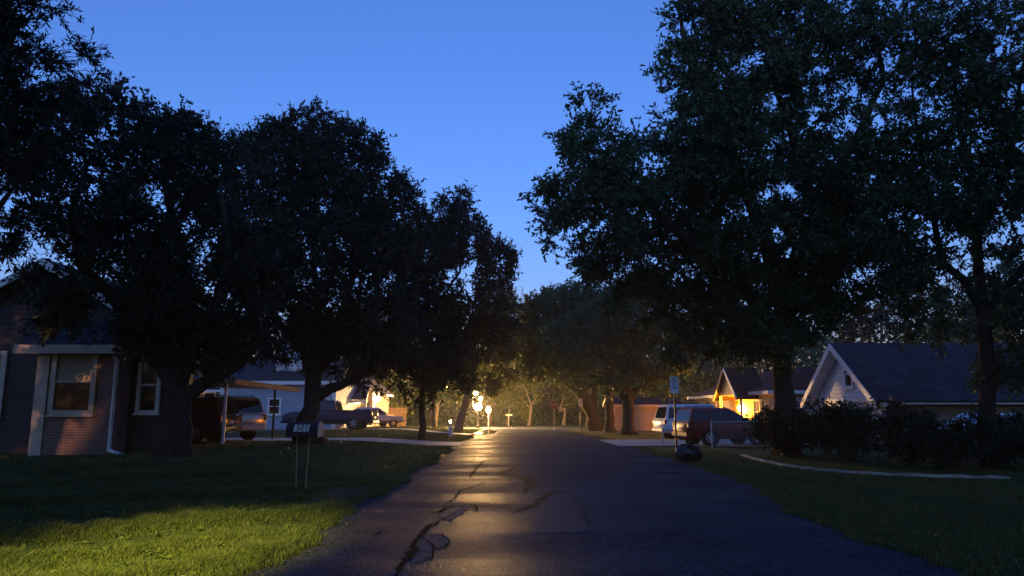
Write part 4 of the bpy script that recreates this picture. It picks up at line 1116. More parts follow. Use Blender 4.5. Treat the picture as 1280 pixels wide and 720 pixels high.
for (y0_, y1_) in ((ya - ov, ym), (yb + ov, ym)):
    mb.prism([(-ov - .04, y0_, zo - .14), (-ov - .04, y0_, zo + .18), (-ov - .04, y1_, zr7 + .18), (-ov - .04, y1_, zr7 - .14)], (.04, 0, 0))
    mb.prism([(-ov, y0_, zo - .02), (-ov, y0_, zo + .03), (-ov, y1_, zr7 + .03), (-ov, y1_, zr7 - .02)], (ov - .003, 0, 0))
mb.build('rake_board', M['trim'], h7)
mb = MB(); mb.box(-ov + .01, xe + .5, ya - ov - .045, ya - ov, zo + .05, zo + .12); mb.build('gutter', M['trim_tan'], h7)
win(h7, (-.003, ym - .45, ze7 + 1.08), (0, -1, 0), .66, 1.1, 'trim', 'glass', 'glass', .15)
shed = thing('wooden_shed', 'low reddish wooden shed left of the white gabled house', 'shed', (P(1003, 530, 42)[0], 42.2, 0))
gable(shed, -.62, .5, 0, 2.2, 0, 1.7, 1.92, 'x', 'wood', 'shingle_brown', .12)

# ------------------------------------------------------------------ vehicles
def loft(mb, st):
    b = len(mb.v)
    prof = lambda zb, zt: [(.78, zb), (.95, zb + .10), (1.0, zb + .28), (1.0, zb + .62 * (zt - zb)), (.975, zt - .06), (.90, zt), (.45, zt + .025)]
    n = 14
    for (x, w, zb, zt) in st:
        pr = prof(zb, zt)
        for (f, z) in pr: mb.v.append((x, -w * f, min(z, zt + .025)))
        for (f, z) in pr[::-1]: mb.v.append((x, w * f, min(z, zt + .025)))
    for i in range(len(st) - 1):
        for k in range(n):
            k2 = (k + 1) % n
            mb.f.append((b + i * n + k, b + i * n + k2, b + (i + 1) * n + k2, b + (i + 1) * n + k))
    mb.f.append(tuple(b + k for k in range(n))[::-1]); mb.f.append(tuple(b + (len(st) - 1) * n + k for k in range(n)))


def vehicle(name, label, cat, loc, rz, paint, style='suv', L=4.9, Hh=1.8, rails=True, roof_end=.3):
    t = thing(name, label, cat, loc, rz)
    h = L / 2; s = h / 2.45
    body = MB()
    if style == 'pickup':
        loft(body, [(-h, .88, .5, .98), (-h + .08, .96, .46, 1.02), (-.55, .98, .42, 1.02)])
        loft(body, [(-.56, .985, .42, 1.22), (.9, .985, .40, 1.22), (1.2, .98, .40, 1.2), (h - .55, .95, .42, 1.14), (h - .12, .92, .46, 1.02), (h, .84, .55, .9)])
        for sy in (-1, 1): body.box(-h + .05, -.56, sy * .90 - .06, sy * .90 + .06, .98, 1.27)
        tg = MB(); tg.box(-h - .01, -h + .12, -.86, .86, .52, 1.26); tg.build('tailgate', M['matte'], t)
        gb_, gt = (-.62, 1.42), (-.42, .62); zb_, zw = 1.2, .93
    elif style == 'sedan':
        loft(body, [(-h, .78, .42, .86), (-h + .12, .88, .34, .95), (-h + .8, .9, .26, .96), (.7, .91, .26, .9), (h - .5, .88, .28, .76), (h - .1, .8, .34, .62), (h, .66, .4, .55)])
        gb_, gt = (-1.95 * s, 1.05 * s), (-1.25 * s, .2 * s); zb_, zw = .92, .84
    else:
        loft(body, [(-h, .84, .48, .98), (-h + .06, .93, .40, 1.07), (-h + .5, .96, .32, 1.1), (0, .97, .30, 1.09), (.95 * s, .97, .30, 1.07), (1.2 * s, .965, .30, 1.05), (h - .45, .94, .32, .98), (h - .1, .88, .38, .86), (h, .78, .46, .76)])
        gb_, gt = (-h + .06, 1.2 * s), (-h + .3, roof_end * s); zb_, zw = 1.06, .93
    body.build('body', M[paint], t, 38, bevel=.015)
    zt = Hh; wt = zw * .8
    lay = [((gb_[0], zb_), (gb_[1], zb_), zw), ((gt[0] - .02, zt - .09), (gt[1] + .06, zt - .09), wt + .03), ((gt[0] + .1, zt), (gt[1] - .12, zt), wt - .1)]
    cab = MB()
    for (a, b, w) in lay:
        cab.v += [(a[0], -w, a[1]), (b[0], -w, b[1]), (b[0], w, b[1]), (a[0], w, a[1])]
    for i in (0, 1):
        for k in range(4): cab.f.append((i * 4 + k, i * 4 + (k + 1) % 4, i * 4 + 4 + (k + 1) % 4, i * 4 + 4 + k))
    cab.f.append((8, 9, 10, 11)); cab.f.append((3, 2, 1, 0))
    cab.build('cabin', M[paint], t, 35, bevel=.03)

    def bil(q4, u, v): return (Vector(q4[0]) * (1 - u) + Vector(q4[1]) * u) * (1 - v) + (Vector(q4[3]) * (1 - u) + Vector(q4[2]) * u) * v

    def pane(nm, q4, u0, u1, v0, v1, off=.006):
        n = (Vector(q4[1]) - Vector(q4[0])).cross(Vector(q4[3]) - Vector(q4[0])).normalized()
        p = [bil(q4, *uv) + n * off for uv in ((u0, v0), (u1, v0), (u1, v1), (u0, v1))]
        m_ = MB(); m_.prism(p, -n * (off + .004)); return m_.build(nm, M['carglass'], t)
    c = cab.v
    cuts = {'suv': [(.03, .30), (.36, .63), (.66, .955)], 'pickup': [(.05, .45), (.49, .93)], 'sedan': [(.07, .46), (.5, .93)]}[style]
    for (u0, u1) in cuts:
        pane('side_window', [c[0], c[1], c[5], c[4]], u0, u1, .1, .9)
        pane('side_window', [c[2], c[3], c[7], c[6]], 1 - u1, 1 - u0, .1, .9)
    pane('windscreen', [c[1], c[2], c[6], c[5]], .07, .93, .08, .93)
    pane('rear_window', [c[3], c[0], c[4], c[7]], .07, .93, .1, .92)
    # wheels
    rw = .30 if style == 'sedan' else (.40 if style == 'pickup' else .37); wy = .9 if style == 'sedan' else .955
    for wx_ in (-h + 1.02 * (1.15 if style == 'pickup' else 1), h - .95):
        for sy in (-1, 1):
            wm = MB(); a = wy - .22; b = wy + .02
            wm.lathe([(rw * .62, a), (rw * .96, a), (rw, a + .04), (rw, b - .05), (rw * .95, b), (rw * .66, b + .003), (rw * .62, b - .03)] if sy > 0 else
                     [(rw * .62, -b + .03), (rw * .66, -b - .003), (rw * .95, -b), (rw, -b + .05), (rw, -a - .04), (rw * .96, -a), (rw * .62, -a)], (wx_, 0, rw), 'y', 24)
            wh = wm.build('wheel', M['tyre'], t, 40)
            rm = MB(); rm.lathe([(rw * .64, sy * (b - .09)), (rw * .64, sy * (b - .02)), (rw * .58, sy * (b - .012)), (rw * .56, sy * (b - .06)), (.02, sy * (b - .06))], (wx_, 0, rw), 'y', 24)
            for k in range(6):
                an = k * PI / 3 + .3; dv = Vector((math.cos(an), 0, math.sin(an))); tv = Vector((-math.sin(an), 0, math.cos(an)))
                rm.obox(Vector((wx_, sy * (b - .035), rw)) + dv * rw * .3, dv * rw * .29, Vector((0, .02, 0)), tv * .035)
            rm.lathe([(.06, sy * (b - .05)), (.06, sy * (b - .01)), (.01, sy * (b - .005))], (wx_, 0, rw), 'y', 10)
            rm.build('rim', M['rim'], wh)
            ar = MB(); ar.lathe([(rw * 1.2, sy * (wy - .03)), (rw * 1.2, sy * (wy + .012)), (rw * 1.12, sy * (wy + .014)), (rw * 1.1, sy * (wy - .02))], (wx_, 0, rw + .02), 'y', 28)
            ar.build('wheel_arch', M['plastic'], t)
    # trim
    wb = .9 if style != 'sedan' else .84
    zl = {'suv': .93, 'pickup': 1.0, 'sedan': .78}[style]
    for (nm, x_, hh_) in (('rear_bumper', -h - .03, .1), ('front_bumper', h - .02, .1)):
        m_ = MB(); m_.box(x_ - .05, x_ + .12, -wb + .05, wb - .05, .42, .42 + 2 * hh_); m_.build(nm, M['chrome' if style == 'pickup' and nm == 'rear_bumper' else ('plastic' if style == 'pickup' else paint)], t, bevel=.03)
    for sy in (-1, 1):
        m_ = MB(); m_.box(-h - .012, -h + .13, sy * wb - .17 if sy > 0 else -wb - .025, wb + .025 if sy > 0 else -wb + .17, zl - .14, zl + .12); m_.build('tail_light', M['tail'], t, bevel=.03)
        m_ = MB(); m_.box(h - .28, h - .015, sy * (wb - .28) - .14, sy * (wb - .28) + .14, zl - .18, zl - .02); m_.build('headlight', M['head'], t, bevel=.03)
        m_ = MB(); m_.box(gb_[1] - .5, gb_[1] - .36, min(sy * (zw + .02), sy * (zw + .2)), max(sy * (zw + .02), sy * (zw + .2)), zb_ + .04, zb_ + .2); m_.build('wing_mirror', M['plastic' if paint != 'p_white' else paint], t, bevel=.025)
        for (u0, u1) in cuts[-2:]:
            m_ = MB(); xx = gb_[0] + (gb_[1] - gb_[0]) * (u0 + .04); m_.box(xx, xx + .2, sy * .985 - .015, sy * .985 + .015, zb_ - .2, zb_ - .165); m_.build('door_handle', M['chrome'], t)
        if style == 'suv' and rails:
            m_ = MB(); m_.tube([(gt[0] + .2, sy * (wt - .1), zt + .0), (gt[0] + .3, sy * (wt - .1), zt + .06), (gt[1] - .3, sy * (wt - .1), zt + .06), (gt[1] - .2, sy * (wt - .1), zt)], .02, 6); m_.build('roof_rail', M['plastic'], t)
        m_ = MB(); m_.box(-h + 1.5, h - 1.5, sy * .97 - .02, sy * .97 + .02, .36, .46); m_.build('sill_trim', M['plastic'], t)
    m_ = MB(); m_.box(-h - .02, -h + .02, -.16, .16, .72, .84); m_.build('licence_plate', M['plate'], t)
    m_ = MB(); m_.box(h - .03, h + .006, -.5, .5, .62, .8); m_.build('grille', M['plastic'], t)
    return t


def place(px, Yd, dz=0.03):
    p = P(px, 530, Yd); return (p[0], Yd, hz(p[0], Yd) + dz)


vehicle('sport_utility', 'white sport utility with dark rear glass parked beyond the red one', 'car', place(878, 42.5), R(10), 'p_white', 'suv', 5.2, 1.92)
vehicle('sport_utility', 'dark red sport utility parked behind the chain link fence', 'car', place(904, 35.2), R(11), 'p_red', 'suv', 4.3, 1.72, True, -.05)
vehicle('sport_utility', 'black sport utility nosing in beside the near oak trunk', 'car', place(216, 29.2), R(176), 'p_black', 'suv', 4.7, 1.72)
vehicle('sport_utility', 'champagne coloured sport utility with its tail to the street', 'car', place(262, 31.8), R(152), 'p_gold', 'suv', 4.7, 1.76)
vehicle('pickup_truck', 'dark navy pickup truck in front of the blue grey house', 'pickup', place(413, 49.5), R(178), 'p_navy', 'pickup', 5.9, 1.9)
vehicle('parked_car', 'pale car lit orange just behind the pickup tail', 'car', place(466, 58), R(35), 'p_silver', 'sedan', 4.5, 1.5)
vehicle('parked_car', 'pale car mostly hidden behind the shrub bed', 'car', place(1255, 26.5), R(4), 'p_silver', 'sedan', 4.7, 1.46)

# ------------------------------------------------------------------ mailbox
mp = G(377, 615); mz = mp[2]
mbx = thing('mailbox', 'dark mailbox numbered 501 on two thin rusty stakes', 'mailbox', (mp[0], mp[1], mz))
k = mp[1] / F
zb_ = P(380, 546, mp[1])[2] - mz; ztop = P(380, 527.5, mp[1])[2] - mz
xl = P(360.5, 540, mp[1])[0] - mp[0]; xr = P(400, 540, mp[1])[0] - mp[0]
wd = .17; hh = ztop - zb_
prof = [(xl, -wd, zb_), (xl, wd, zb_), (xl, wd, zb_ + hh * .55)] + [(xl, wd * math.cos(a), zb_ + hh * .55 + hh * .45 * math.sin(a)) for a in np.linspace(.3, PI - .3, 7)] + [(xl, -wd, zb_ + hh * .55)]
m_ = MB(); m_.prism(prof, (xr - xl, 0, 0)); m_.build('box', M['mailbox'], mbx, 40, bevel=.008)
m_ = MB(); m_.prism([(xr + .002, y * 1.04, zb_ + (z - zb_) * 1.03) for (x, y, z) in prof], (.018, 0, 0)); m_.build('door', M['trim_tan'], mbx)
pl = MB(); px0 = P(370, 540, mp[1])[0] - mp[0]; px1 = P(388.5, 540, mp[1])[0] - mp[0]; sk = .028
pz0 = P(380, 539, mp[1])[2] - mz; pz1 = P(380, 530.5, mp[1])[2] - mz
pl.prism([(px0, -wd - .002, pz0), (px1, -wd - .002, pz0), (px1 + sk, -wd - .002, pz1), (px0 + sk, -wd - .002, pz1)], (0, -.005, 0))
plate = pl.build('number_plate', M['sign_white'], mbx)
text_mesh('number', '501', .155, M['ink_black'], plate, ((px0 + px1 + sk) / 2, -wd - .009, (pz0 + pz1) / 2), (R(90), 0, 0), .002, .18, bold=.002)
for (xt, xb) in ((371.5, 370), (387, 381)):
    p0 = P(xt, 546, mp[1]) - np.array([mp[0], mp[1], mz]); p1 = P(xb, 615, mp[1]) - np.array([mp[0], mp[1], mz]); p1[2] = -.12
    m_ = MB(); m_.tube([p0 + (p1 - p0) * t for t in np.linspace(0, 1, 22)], [.013 if i % 2 else .008 for i in range(22)], 6); m_.build('stake', M['rust'], mbx)

# ------------------------------------------------------------------ signs
def sign_post(name, label, px, Yd, ytop, ybot, wpx, face='white', lines=(), base_z=0.0, post='steel_dark'):
    p = P(px, 530, Yd); k = Yd / F
    t = thing(name, label, 'sign', (p[0], Yd, base_z))
    zt_ = P(px, ytop, Yd)[2] - base_z; zb2 = P(px, ybot, Yd)[2] - base_z; w = wpx * k
    m_ = MB(); m_.box(-.03, .03, -.02, .02, -.3, zt_ - .05); m_.build('post', M[post], t)
    m_ = MB(); m_.box(-w / 2, w / 2, -.036, -.023, zb2, zt_)
    f = m_.build('sign_face', M['sign_white'], t, bevel=.004)
    hgt = zt_ - zb2
    for (s, fz_, sz) in lines:
        text_mesh('lettering', s, sz * w, M['ink'], f, (0, -.038, zb2 + hgt * fz_), (R(90), 0, 0), .001, bold=.002)
    return t, w, zb2, zt_, f


t, w, z0, z1, f = sign_post('parking_sign', 'white no parking sign on a dark post by the black bag', 844.5, 25.5, 471, 492, 10.6, lines=[('NO', .86, .28), ('PARKING', .72, .20), ('ANY', .57, .15), ('TIME', .46, .13)])
m_ = MB(); zz = z0 + (z1 - z0) * .345
m_.box(-w * .2, w * .2, -.039, -.037, zz - .012, zz + .012)
for s in (-1, 1): m_.prism([(s * w * .2, -.037, zz - .035), (s * w * .32, -.037, zz), (s * w * .2, -.037, zz + .035)], (0, -.002, 0))
m_.build('arrow', M['ink'], f)
t, w, z0, z1, f = sign_post('parking_sign', 'small white sign on a thin post before the leaning oak', 726, 54, 498.5, 508, 4.6, lines=[('NO', .8, .3), ('PARKING', .55, .2)])

# stop sign seen from the street
sx = P(693, 530, 66)[0]
st = thing('stop_sign', 'red octagonal stop sign at the far end of the street', 'sign', (sx, 66, 0))
zc = P(693, 506, 66)[2]; r_ = .42
m_ = MB(); m_.box(-.03, .03, -.02, .02, -.3, zc + r_ - .05); m_.build('post', M['galv'], st)
m_ = MB(); m_.prism([(r_ * math.cos(R(22.5 + 45 * i)), -.03, zc + r_ * math.sin(R(22.5 + 45 * i))) for i in range(8)][::-1], (0, .008, 0)); rim = m_.build('sign_face', M['sign_dim'], st)
m_ = MB(); m_.prism([(r_ * .93 * math.cos(R(22.5 + 45 * i)), -.035, zc + r_ * .93 * math.sin(R(22.5 + 45 * i))) for i in range(8)][::-1], (0, .005, 0)); m_.build('red_field', M['sign_red'], rim)
text_mesh('lettering', 'STOP', .32, M['sign_dim'], rim, (0, -.038, zc), (R(90), 0, 0), .001, bold=.003)

# far sign post lit by the lamp, and the street name post
sx = P(610.5, 530, 71)[0]
so = thing('round_sign', 'bright oval sign on a pale post right of the lamp', 'sign', (sx, 71, 0))
m_ = MB(); m_.tube([(0, 0, -.3), (0, 0, 1.75)], .03, 8); m_.build('post', M['galv'], so)
m_ = MB(); m_.prism([(.21 * math.cos(a), -.03, 1.7 + .32 * math.sin(a)) for a in np.linspace(0, 2 * PI, 16, endpoint=False)][::-1], (0, .01, 0)); m_.build('sign_face', M['sign_white'], so)
sx = P(636, 530, 78)[0]
so = thing('street_name_sign', 'low crossed sign blades on a thin post beyond the cross street', 'sign', (sx, 78.5, 0))
m_ = MB(); m_.tube([(0, 0, -.3), (0, 0, 1.25)], .025, 8); m_.build('post', M['galv'], so)
m_ = MB(); m_.box(-.32, .32, -.012, .012, 1.12, 1.25); m_.build('sign_blade', M['sign_green'], so)
m_ = MB(); m_.box(-.012, .012, -.32, .32, 1.262, 1.39); m_.build('sign_blade', M['sign_green'], so)

# ------------------------------------------------------------------ lamp post with globes
lpx = P(597, 530, 70)
lp = thing('lamp_post', 'ornamental lamp post with three glowing globes at the end of the street', 'street lamp', (lpx[0], 70, 0))
def rel(px, py): return P(px, py, 70) - np.array([lpx[0], 70, 0])
g1, g2, g3 = rel(598, 508.5), rel(601, 498.5), rel(594.5, 491.5)
m_ = MB(); m_.lathe([(.16, -.2), (.16, .25), (.09, .35), (.06, .6), (.05, 1.6), (.05, g1[2] - .35), (.12, g1[2] - .3)], (0, 0, 0), 'z', 12); m_.build('post', M['steel_dark'], lp, 40)
m_ = MB(); m_.tube([(0, .1, 1.3), (.3, .12, g1[2]), g2 + [0.05, 0, -.3]], .025, 6); m_.tube([(0, .1, 1.3), (-.42, .12, g1[2]), (-.45, .1, g3[2] - .4), g3 + [0, 0, -.25]], .025, 6); m_.build('arm', M['steel_dark'], lp)
for gq, rr in ((g1, .3), (g2, .17), (g3, .17)):
    m_ = MB(); m_.lathe([(max(.02, rr * math.sin(a)), -rr * math.cos(a)) for a in np.linspace(0.05, PI - .05, 10)], gq, 'z', 16); m_.build('globe', M['lamp'], lp, 60)
    m_ = MB(); m_.lathe([(rr * .62, rr * .86), (rr * .5, rr * 1.0), (rr * .12, rr * 1.12), (.015, rr * 1.5)], gq, 'z', 12); m_.build('cap', M['steel_dark'], lp, 40)
    m_ = MB(); m_.lathe([(rr * .3, -rr * 1.3), (rr * .6, -rr * 1.02), (rr * .55, -rr * .9)], gq, 'z', 12); m_.build('collar', M['steel_dark'], lp, 40)

# low lantern and the white marker post
p = P(563, 527, 66); z_ = hz(p[0], 66)
ln = thing('garden_lantern', 'small glowing lantern low on the far left lawn', 'lantern', (p[0], 66, z_))
m_ = MB(); m_.tube([(0, 0, -.2), (0, 0, p[2] - z_ - .12)], .03, 8); m_.build('post', M['steel_dark'], ln)
m_ = MB(); m_.lathe([(.03, -.12), (.07, -.08), (.08, .05), (.03, .12)], (0, 0, p[2] - z_), 'z', 8); m_.build('lamp', M['lantern'], ln, 50)
m_ = MB(); m_.lathe([(.11, .12), (.1, .14), (.02, .2)], (0, 0, p[2] - z_), 'z', 8); m_.build('cap', M['steel_dark'], ln, 50)
p = G(563, 546)
hy_ = thing('fire_hydrant', 'short white hydrant on the left verge before the leaning tree', 'hydrant', p)
m_ = MB(); m_.lathe([(.16, -.1), (.16, .03), (.10, .05), (.10, .42), (.14, .44), (.14, .48), (.11, .52), (.07, .6), (.03, .62), (.03, .66)], (0, 0, 0), 'z', 14); m_.build('barrel', M['white_paint'], hy_, 40)
for sx_ in (-1, 1):
    m_ = MB(); m_.tube([(sx_ * .08, 0, .34), (sx_ * .17, 0, .34)], .045, 8); m_.build('outlet_cap', M['white_paint'], hy_, 40)

# rubbish bag
p = G(864, 579)
bag = MB(); nu, nv = 22, 12; rb_ = np.random.default_rng(5)
for j in range(nv + 1):
    for i in range(nu):
        a = 2 * PI * i / nu; b = PI * j / nv
        rr = 1 + .10 * math.sin(5 * a + 2 * b) * math.sin(b) + .07 * math.sin(9 * a - 3 * b) + rb_.normal(0, .03)
        x, y, z = .40 * rr * math.sin(b) * math.cos(a), .36 * rr * math.sin(b) * math.sin(a), .26 - .29 * rr * math.cos(b)
        if j > nv - 3: x *= .8; y *= .8
        bag.v.append((x, y, max(0, z)))
for j in range(nv):
    for i in range(nu):
        i2 = (i + 1) % nu; bag.f.append((j * nu + i, j * nu + i2, (j + 1) * nu + i2, (j + 1) * nu + i))
bgt = thing('rubbish_bag', 'shiny black rubbish bag slumped at the foot of the sign post', 'bag', (p[0], p[1] + .3, 0))
bag.build('sack', M['bag'], bgt, 70)
kn = MB(); kn.tube([(.05, 0, .52), (.08, -.02, .6), (.16, -.03, .66)], [.06, .03, .07], 8); kn.build('knot', M['bag'], bgt, 60)

# chain link fence
cx0 = P(890, 556, 33)[0]; cf = thing('chain_link_fence', 'chain link fence with pale top rail in front of the red vehicle', 'fence', (cx0, 33, 0))
fl = 8.4
for k in range(4):
    xx = fl * k / 3
    m_ = MB(); m_.tube([(xx, .12 * xx * .3, -.2), (xx, .12 * xx * .3, 1.12)], .035 if k == 0 else .024, 8); m_.build('post', M['galv'], cf, 40)
m_ = MB(); m_.tube([(0, 0, 1.08), (fl, .036 * fl, 1.08)], .022, 8); m_.build('top_rail', M['galv'], cf, 40)
a_, b_ = [], []
stp = .09
for k in range(int((fl + 1.1) / stp)):
    for sg in (1, -1):
        x0 = k * stp - (1.1 if sg > 0 else 0); x1 = x0 + 1.05 * sg
        zA, zB = .03, 1.07
        if sg < 0: x0 = k * stp; x1 = x0 - 1.04
        else: x0 = k * stp - 1.04; x1 = x0 + 1.04
        # clip to the bay
        f0, f1 = 0.0, 1.0
        for lim, sgn in ((0, 1), (fl, -1)):
            d0, d1 = (x0 - lim) * sgn, (x1 - lim) * sgn
            if d0 < 0 and d1 < 0: f1 = -1; break
            if d0 < 0: f0 = max(f0, d0 / (d0 - d1))
            if d1 < 0: f1 = min(f1, d0 / (d0 - d1))
        if f1 - f0 > .02:
            for ff, dst in ((f0, a_), (f1, b_)):
                xx = x0 + (x1 - x0) * ff; dst.append((xx, .036 * xx, zA + (zB - zA) * ff))
FV, FF = frusta(np.array(a_), np.array(b_), np.full(len(a_), .003), np.full(len(a_), .003), 3)
np_mesh('mesh', FV, FF, M['galv'], cf)
gx0 = P(829, 556, 34.5)[0]
gp = thing('gate_post', 'short pale gate post with a low crossbar before the white vehicle', 'post', (gx0, 34.5, 0))
m_ = MB(); m_.tube([(0, 0, -.2), (0, 0, .78)], .035, 8); m_.build('post', M['galv'], gp, 40)
m_ = MB(); m_.tube([(0, 0, .7), (.55, 0, .68)], .018, 6); m_.build('crossbar', M['steel_dark'], gp, 40)

# street lamp standing behind the viewer, whose light falls on the near left lawn
sl_p = np.array([-6.4, -7.0]); sz = hz(*sl_p)
slp = thing('street_lamp', 'street lamp on a tall pole behind the viewer lighting the near left lawn', 'street lamp', (sl_p[0], sl_p[1], sz))
m_ = MB(); m_.tube([(0, 0, -.3), (0, 0, 4), (0, 0, 7.6), (.4, .3, 7.9), (1.6, 1.2, 8.0)], [.1, .08, .06, .04, .035], 10); m_.build('pole', M['galv'], slp, 40)
m_ = MB(); m_.obox((1.95, 1.45, 8.0), (.36, .27, 0), (-.09, .12, 0), (0, 0, .07)); m_.build('lamp_head', M['galv'], slp, bevel=.03)
m_ = MB(); m_.obox((1.95, 1.45, 7.915), (.26, .195, 0), (-.06, .08, 0), (0, 0, .012)); m_.build('lens', M['lamp_lens'], slp)

# ------------------------------------------------------------------ grass
def blades(name, label, xs, ys_, hgt, seed, mat='grass', wid=.008):
    rg = np.random.default_rng(seed); n = len(xs)
    b = np.stack([xs, ys_, H(xs, ys_)], 1)
    a = rg.random(n) * 2 * np.pi; s = np.stack([np.cos(a), np.sin(a), np.zeros(n)], 1)
    ln_ = rg.normal(0, .55, (n, 2)); hh = hgt * (.45 + .9 * rg.random(n))
    w = (wid * (.6 + .8 * rg.random(n)))[:, None]
    mid = b + np.stack([ln_[:, 0] * hh * .35, ln_[:, 1] * hh * .35, hh * .6], 1)
    tip = b + np.stack([ln_[:, 0] * hh, ln_[:, 1] * hh, hh * .92], 1)
    V = np.stack([b - s * w, b + s * w, mid + s * w * .8, tip, mid - s * w * .8], 1).reshape(-1, 3)
    i = (np.arange(n) * 5)[:, None]
    Fq = np.concatenate([i + np.array([[0, 1, 2, 4]]), i + np.array([[4, 2, 3, 3]])])
    me = bpy.data.meshes.new(name)
    faces4 = i + np.array([[0, 1, 2, 4]]); faces3 = i + np.array([[4, 2, 3]])
    me.vertices.add(len(V)); me.vertices.foreach_set('co', V.astype(np.float32).ravel())
    lv = np.concatenate([faces4.ravel(), faces3.ravel()]).astype(np.int32)
    me.loops.add(len(lv)); me.loops.foreach_set('vertex_index', lv)
    ls = np.concatenate([np.arange(n) * 4, 4 * n + np.arange(n) * 3]).astype(np.int32)
    me.polygons.add(2 * n); me.polygons.foreach_set('loop_start', ls)
    me.update(calc_edges=True)
    o = link_mesh(name, me, M[mat])
    return tag(o, label, kind='stuff')


rg = np.random.default_rng(21)
n = 330000
yy = 4.8 + 13 * rg.random(n) ** 1.7
xx = -2.45 - 8.0 * rg.random(n) * (.35 + .65 * (yy - 4.0) / 13)
cl = np.sin(xx * 2.1 + 1) * np.sin(yy * 1.7) + .7 * np.sin(xx * 4.3 - yy * 3.1) + .5 * np.sin(xx * 9 + yy * 7)
keep = (cl + rg.normal(0, .5, n) > -.75) & (xx < np.array([-2.42 + .10 * math.sin(v * .9) + .07 * math.sin(v * 2.3 + 1) for v in yy]) + rg.normal(0, .1, n))
keep &= ~((xx > -3.5) & (yy > 12.2) & (yy < 15.4) & (rg.random(n) < .8))
xx, yy, cl = xx[keep], yy[keep], cl[keep]
blades('grass', 'unmown grass and weeds on the near left lawn', xx, yy, np.clip(.06 + .05 * np.clip(cl, -1, 2), .022, .2), 22, wid=.0036)
n = 110000
yy = 5.5 + 24 * rg.random(n) ** 1.6
xx = np.array([road_right(v) for v in yy]) + rg.normal(0, .05, n) + 8 * rg.random(n) ** 1.1
ok = ~((xx > 8.0) & (yy > 19)) & ~((xx > 9) & (yy > 17))
blades('grass', 'short grass on the right verge', xx[ok], yy[ok], .05, 23, wid=.005)
n = 70000
yy = 17 + 49 * rg.random(n) ** 1.05; xx = -2.6 - 18 * rg.random(n) ** 1.2
ok = ~((yy > 28.0 + (xx + 16.5) * .3816) & (yy < 32.8 + (xx + 16.5) * .353)) & ~((yy > 48.8) & (yy < 52)) & ~((xx < -11) & (yy > 20))
blades('grass', 'grass on the left yards farther away', xx[ok], yy[ok], .07, 24, wid=.014)
# ragged tufts creeping over both road edges
n = 42000; yy = 4.8 + 55 * rg.random(n) ** 1.8
tuft = np.clip(np.sin(yy * 5.1) + np.sin(yy * 11.7 + 1) + .8 * np.sin(yy * 23 + 2), -1, 2.2) * .07
lft = rg.random(n) < .6
xx = np.where(lft, np.array([road_left(v) for v in yy]) + tuft - np.abs(rg.normal(0, .16, n)), np.array([road_right(v) for v in yy]) - tuft + np.abs(rg.normal(0, .2, n)))
ok = ~((yy > 32.5) & (yy < 41)) & ~((yy > 48.5) & (yy < 52) & lft)
blades('grass', 'ragged grass tufts along both edges of the street', xx[ok], yy[ok], .075, 27, wid=.005)
# broad leaved weeds in the lit grass
n = 260; wyy = 5.2 + 9 * rg.random(n) ** 1.4; wxx = -2.7 - 5 * rg.random(n) * (.4 + .6 * (wyy - 4) / 10)
wb_ = np.stack([wxx, wyy, H(wxx, wyy) + .02], 1); wb_ = np.repeat(wb_, 7, 0)
wd_ = unit(np.stack([rg.normal(0, 1, len(wb_)), rg.normal(0, 1, len(wb_)), .15 + .6 * rg.random(len(wb_))], 1))
LV, LF = leaf_quads(wb_, wd_, .075, .028, rg)
tag(np_mesh('weeds', LV, LF, M['grass']), 'broad leaved weeds scattered in the near left lawn', kind='stuff')
# fallen leaves along the road edges
n = 700; s_ = rg.random(n) < .5; ly = 5 + 40 * rg.random(n) ** 1.5
lx_ = np.where(s_, np.array([road_left(v) for v in ly]) + np.abs(rg.normal(0, .45, n)) - .1, np.array([road_right(v) for v in ly]) - np.abs(rg.normal(0, .5, n)) + .1)
lz_ = np.array([max(road_z(a, b), hz(a, b)) for a, b in zip(lx_, ly)]) + .012
LV, LF = leaf_quads(np.stack([lx_, ly, lz_], 1), unit(np.stack([rg.normal(size=n), rg.normal(size=n), np.zeros(n)], 1)), .035, .02, rg)
tag(np_mesh('leaf_litter', LV, LF, M['straw']), 'fallen leaves along both edges of the street', kind='stuff')

# ------------------------------------------------------------------ lights
def add_light(name, kind, loc, energy, color, **kw):
    l_ = bpy.data.lights.new(name, kind); l_.energy = energy; l_.color = color
    for a, b in kw.items(): setattr(l_, a, b)
    o = bpy.data.objects.new(name, l_); col.objects.link(o); o.location = loc
    return o


hd = np.array([sl_p[0] + 1.95, sl_p[1] + 1.45, sz + 7.86])
sp = add_light('street_lamp_beam', 'SPOT', hd, 60000, (1, .8, .15), spot_size=R(13), spot_blend=1.0, shadow_soft_size=.12)
sp.rotation_euler = (Vector((-3.55, 8.4, 0)) - Vector(hd)).to_track_quat('-Z', 'Y').to_euler()
sp2 = add_light('street_lamp_spill', 'SPOT', hd + np.array([0, 0, -.01]), 84000, (1, .54, .27), spot_size=R(13.5), spot_blend=1.0, shadow_soft_size=.12)
sp2.rotation_euler = (Vector((-14.6, 21, 2.3)) - Vector(hd)).to_track_quat('-Z', 'Y').to_euler()

# sun: it has set behind the viewer; only its last diffuse glow is left
sun = add_light('sun', 'SUN', (0, -40, 30), 0.10, (.62, .75, 1.0), angle=R(60))
sun.rotation_euler = (R(62), 0, R(-8))

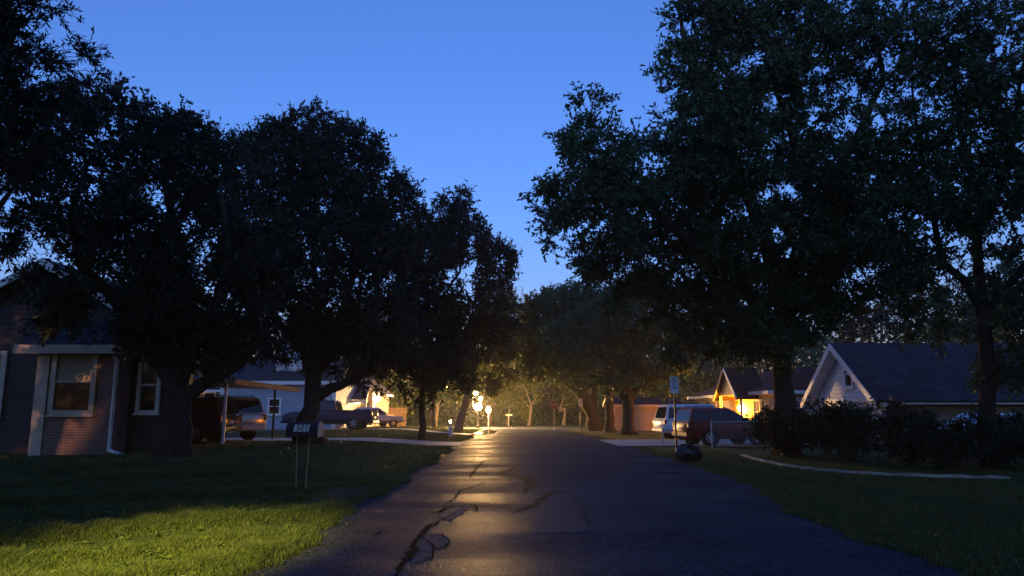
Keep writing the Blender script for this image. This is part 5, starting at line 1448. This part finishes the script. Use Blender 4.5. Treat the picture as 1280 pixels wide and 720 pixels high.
w = bpy.data.worlds.new('World'); scene.world = w; w.use_nodes = True
n = w.node_tree.nodes; l = w.node_tree.links
sk = n.new('ShaderNodeTexSky'); sk.sky_type = 'NISHITA'; sk.sun_disc = False
sk.sun_elevation = R(1.0); sk.sun_rotation = R(180); sk.ozone_density = 4.2; sk.dust_density = 0.0
tn = n.new('ShaderNodeMix'); tn.data_type = 'RGBA'; tn.blend_type = 'MULTIPLY'; tn.inputs['Factor'].default_value = 1
tn.inputs['B'].default_value = (1.38, 1.0, 1.14, 1)   # camera white balance of the dusk sky
l.new(sk.outputs[0], tn.inputs['A']); l.new(tn.outputs['Result'], n['Background'].inputs[0]); n['Background'].inputs[1].default_value = 0.85

# haze: damp evening air that glows round the lamps
HAZE = 0.00048
if HAZE:
    mb = MB(); mb.box(-125, 125, -25, 125, -1.2, 24); hzo = mb.build('haze', None)
    hm = bpy.data.materials.new('damp_air'); hm.use_nodes = True; nt = hm.node_tree
    for q_ in list(nt.nodes):
        if q_.type == 'BSDF_PRINCIPLED': nt.nodes.remove(q_)
    pv = nt.nodes.new('ShaderNodeVolumePrincipled'); pv.inputs['Color'].default_value = (.9, .9, .9, 1); pv.inputs['Density'].default_value = HAZE; pv.inputs['Anisotropy'].default_value = 0.62
    nt.links.new(pv.outputs[0], nt.nodes['Material Output'].inputs['Volume'])
    hzo.data.materials.append(hm)
    tag(hzo, 'thin damp evening haze filling the street', kind='stuff')

cd = bpy.data.cameras.new('camera'); cam = bpy.data.objects.new('camera', cd); col.objects.link(cam)
cam.location = CAM; cam.rotation_euler = (R(90) + PITCH, 0, 0); cd.sensor_width = 36; cd.lens = F / 1280 * 36; cd.clip_end = 4000; cd.clip_start = .05
scene.camera = cam
scene.view_settings.view_transform = 'Standard'; scene.view_settings.look = 'None'; scene.view_settings.exposure = 0; scene.view_settings.gamma = 1
scene.view_settings.use_curve_mapping = False
scene.render.engine = 'CYCLES'
cy = scene.cycles
cy.use_denoising = True; cy.max_bounces = 6; cy.diffuse_bounces = 3; cy.glossy_bounces = 3; cy.transparent_max_bounces = 8; cy.volume_bounces = 0
cy.sample_clamp_indirect = 4.0; cy.use_light_tree = True
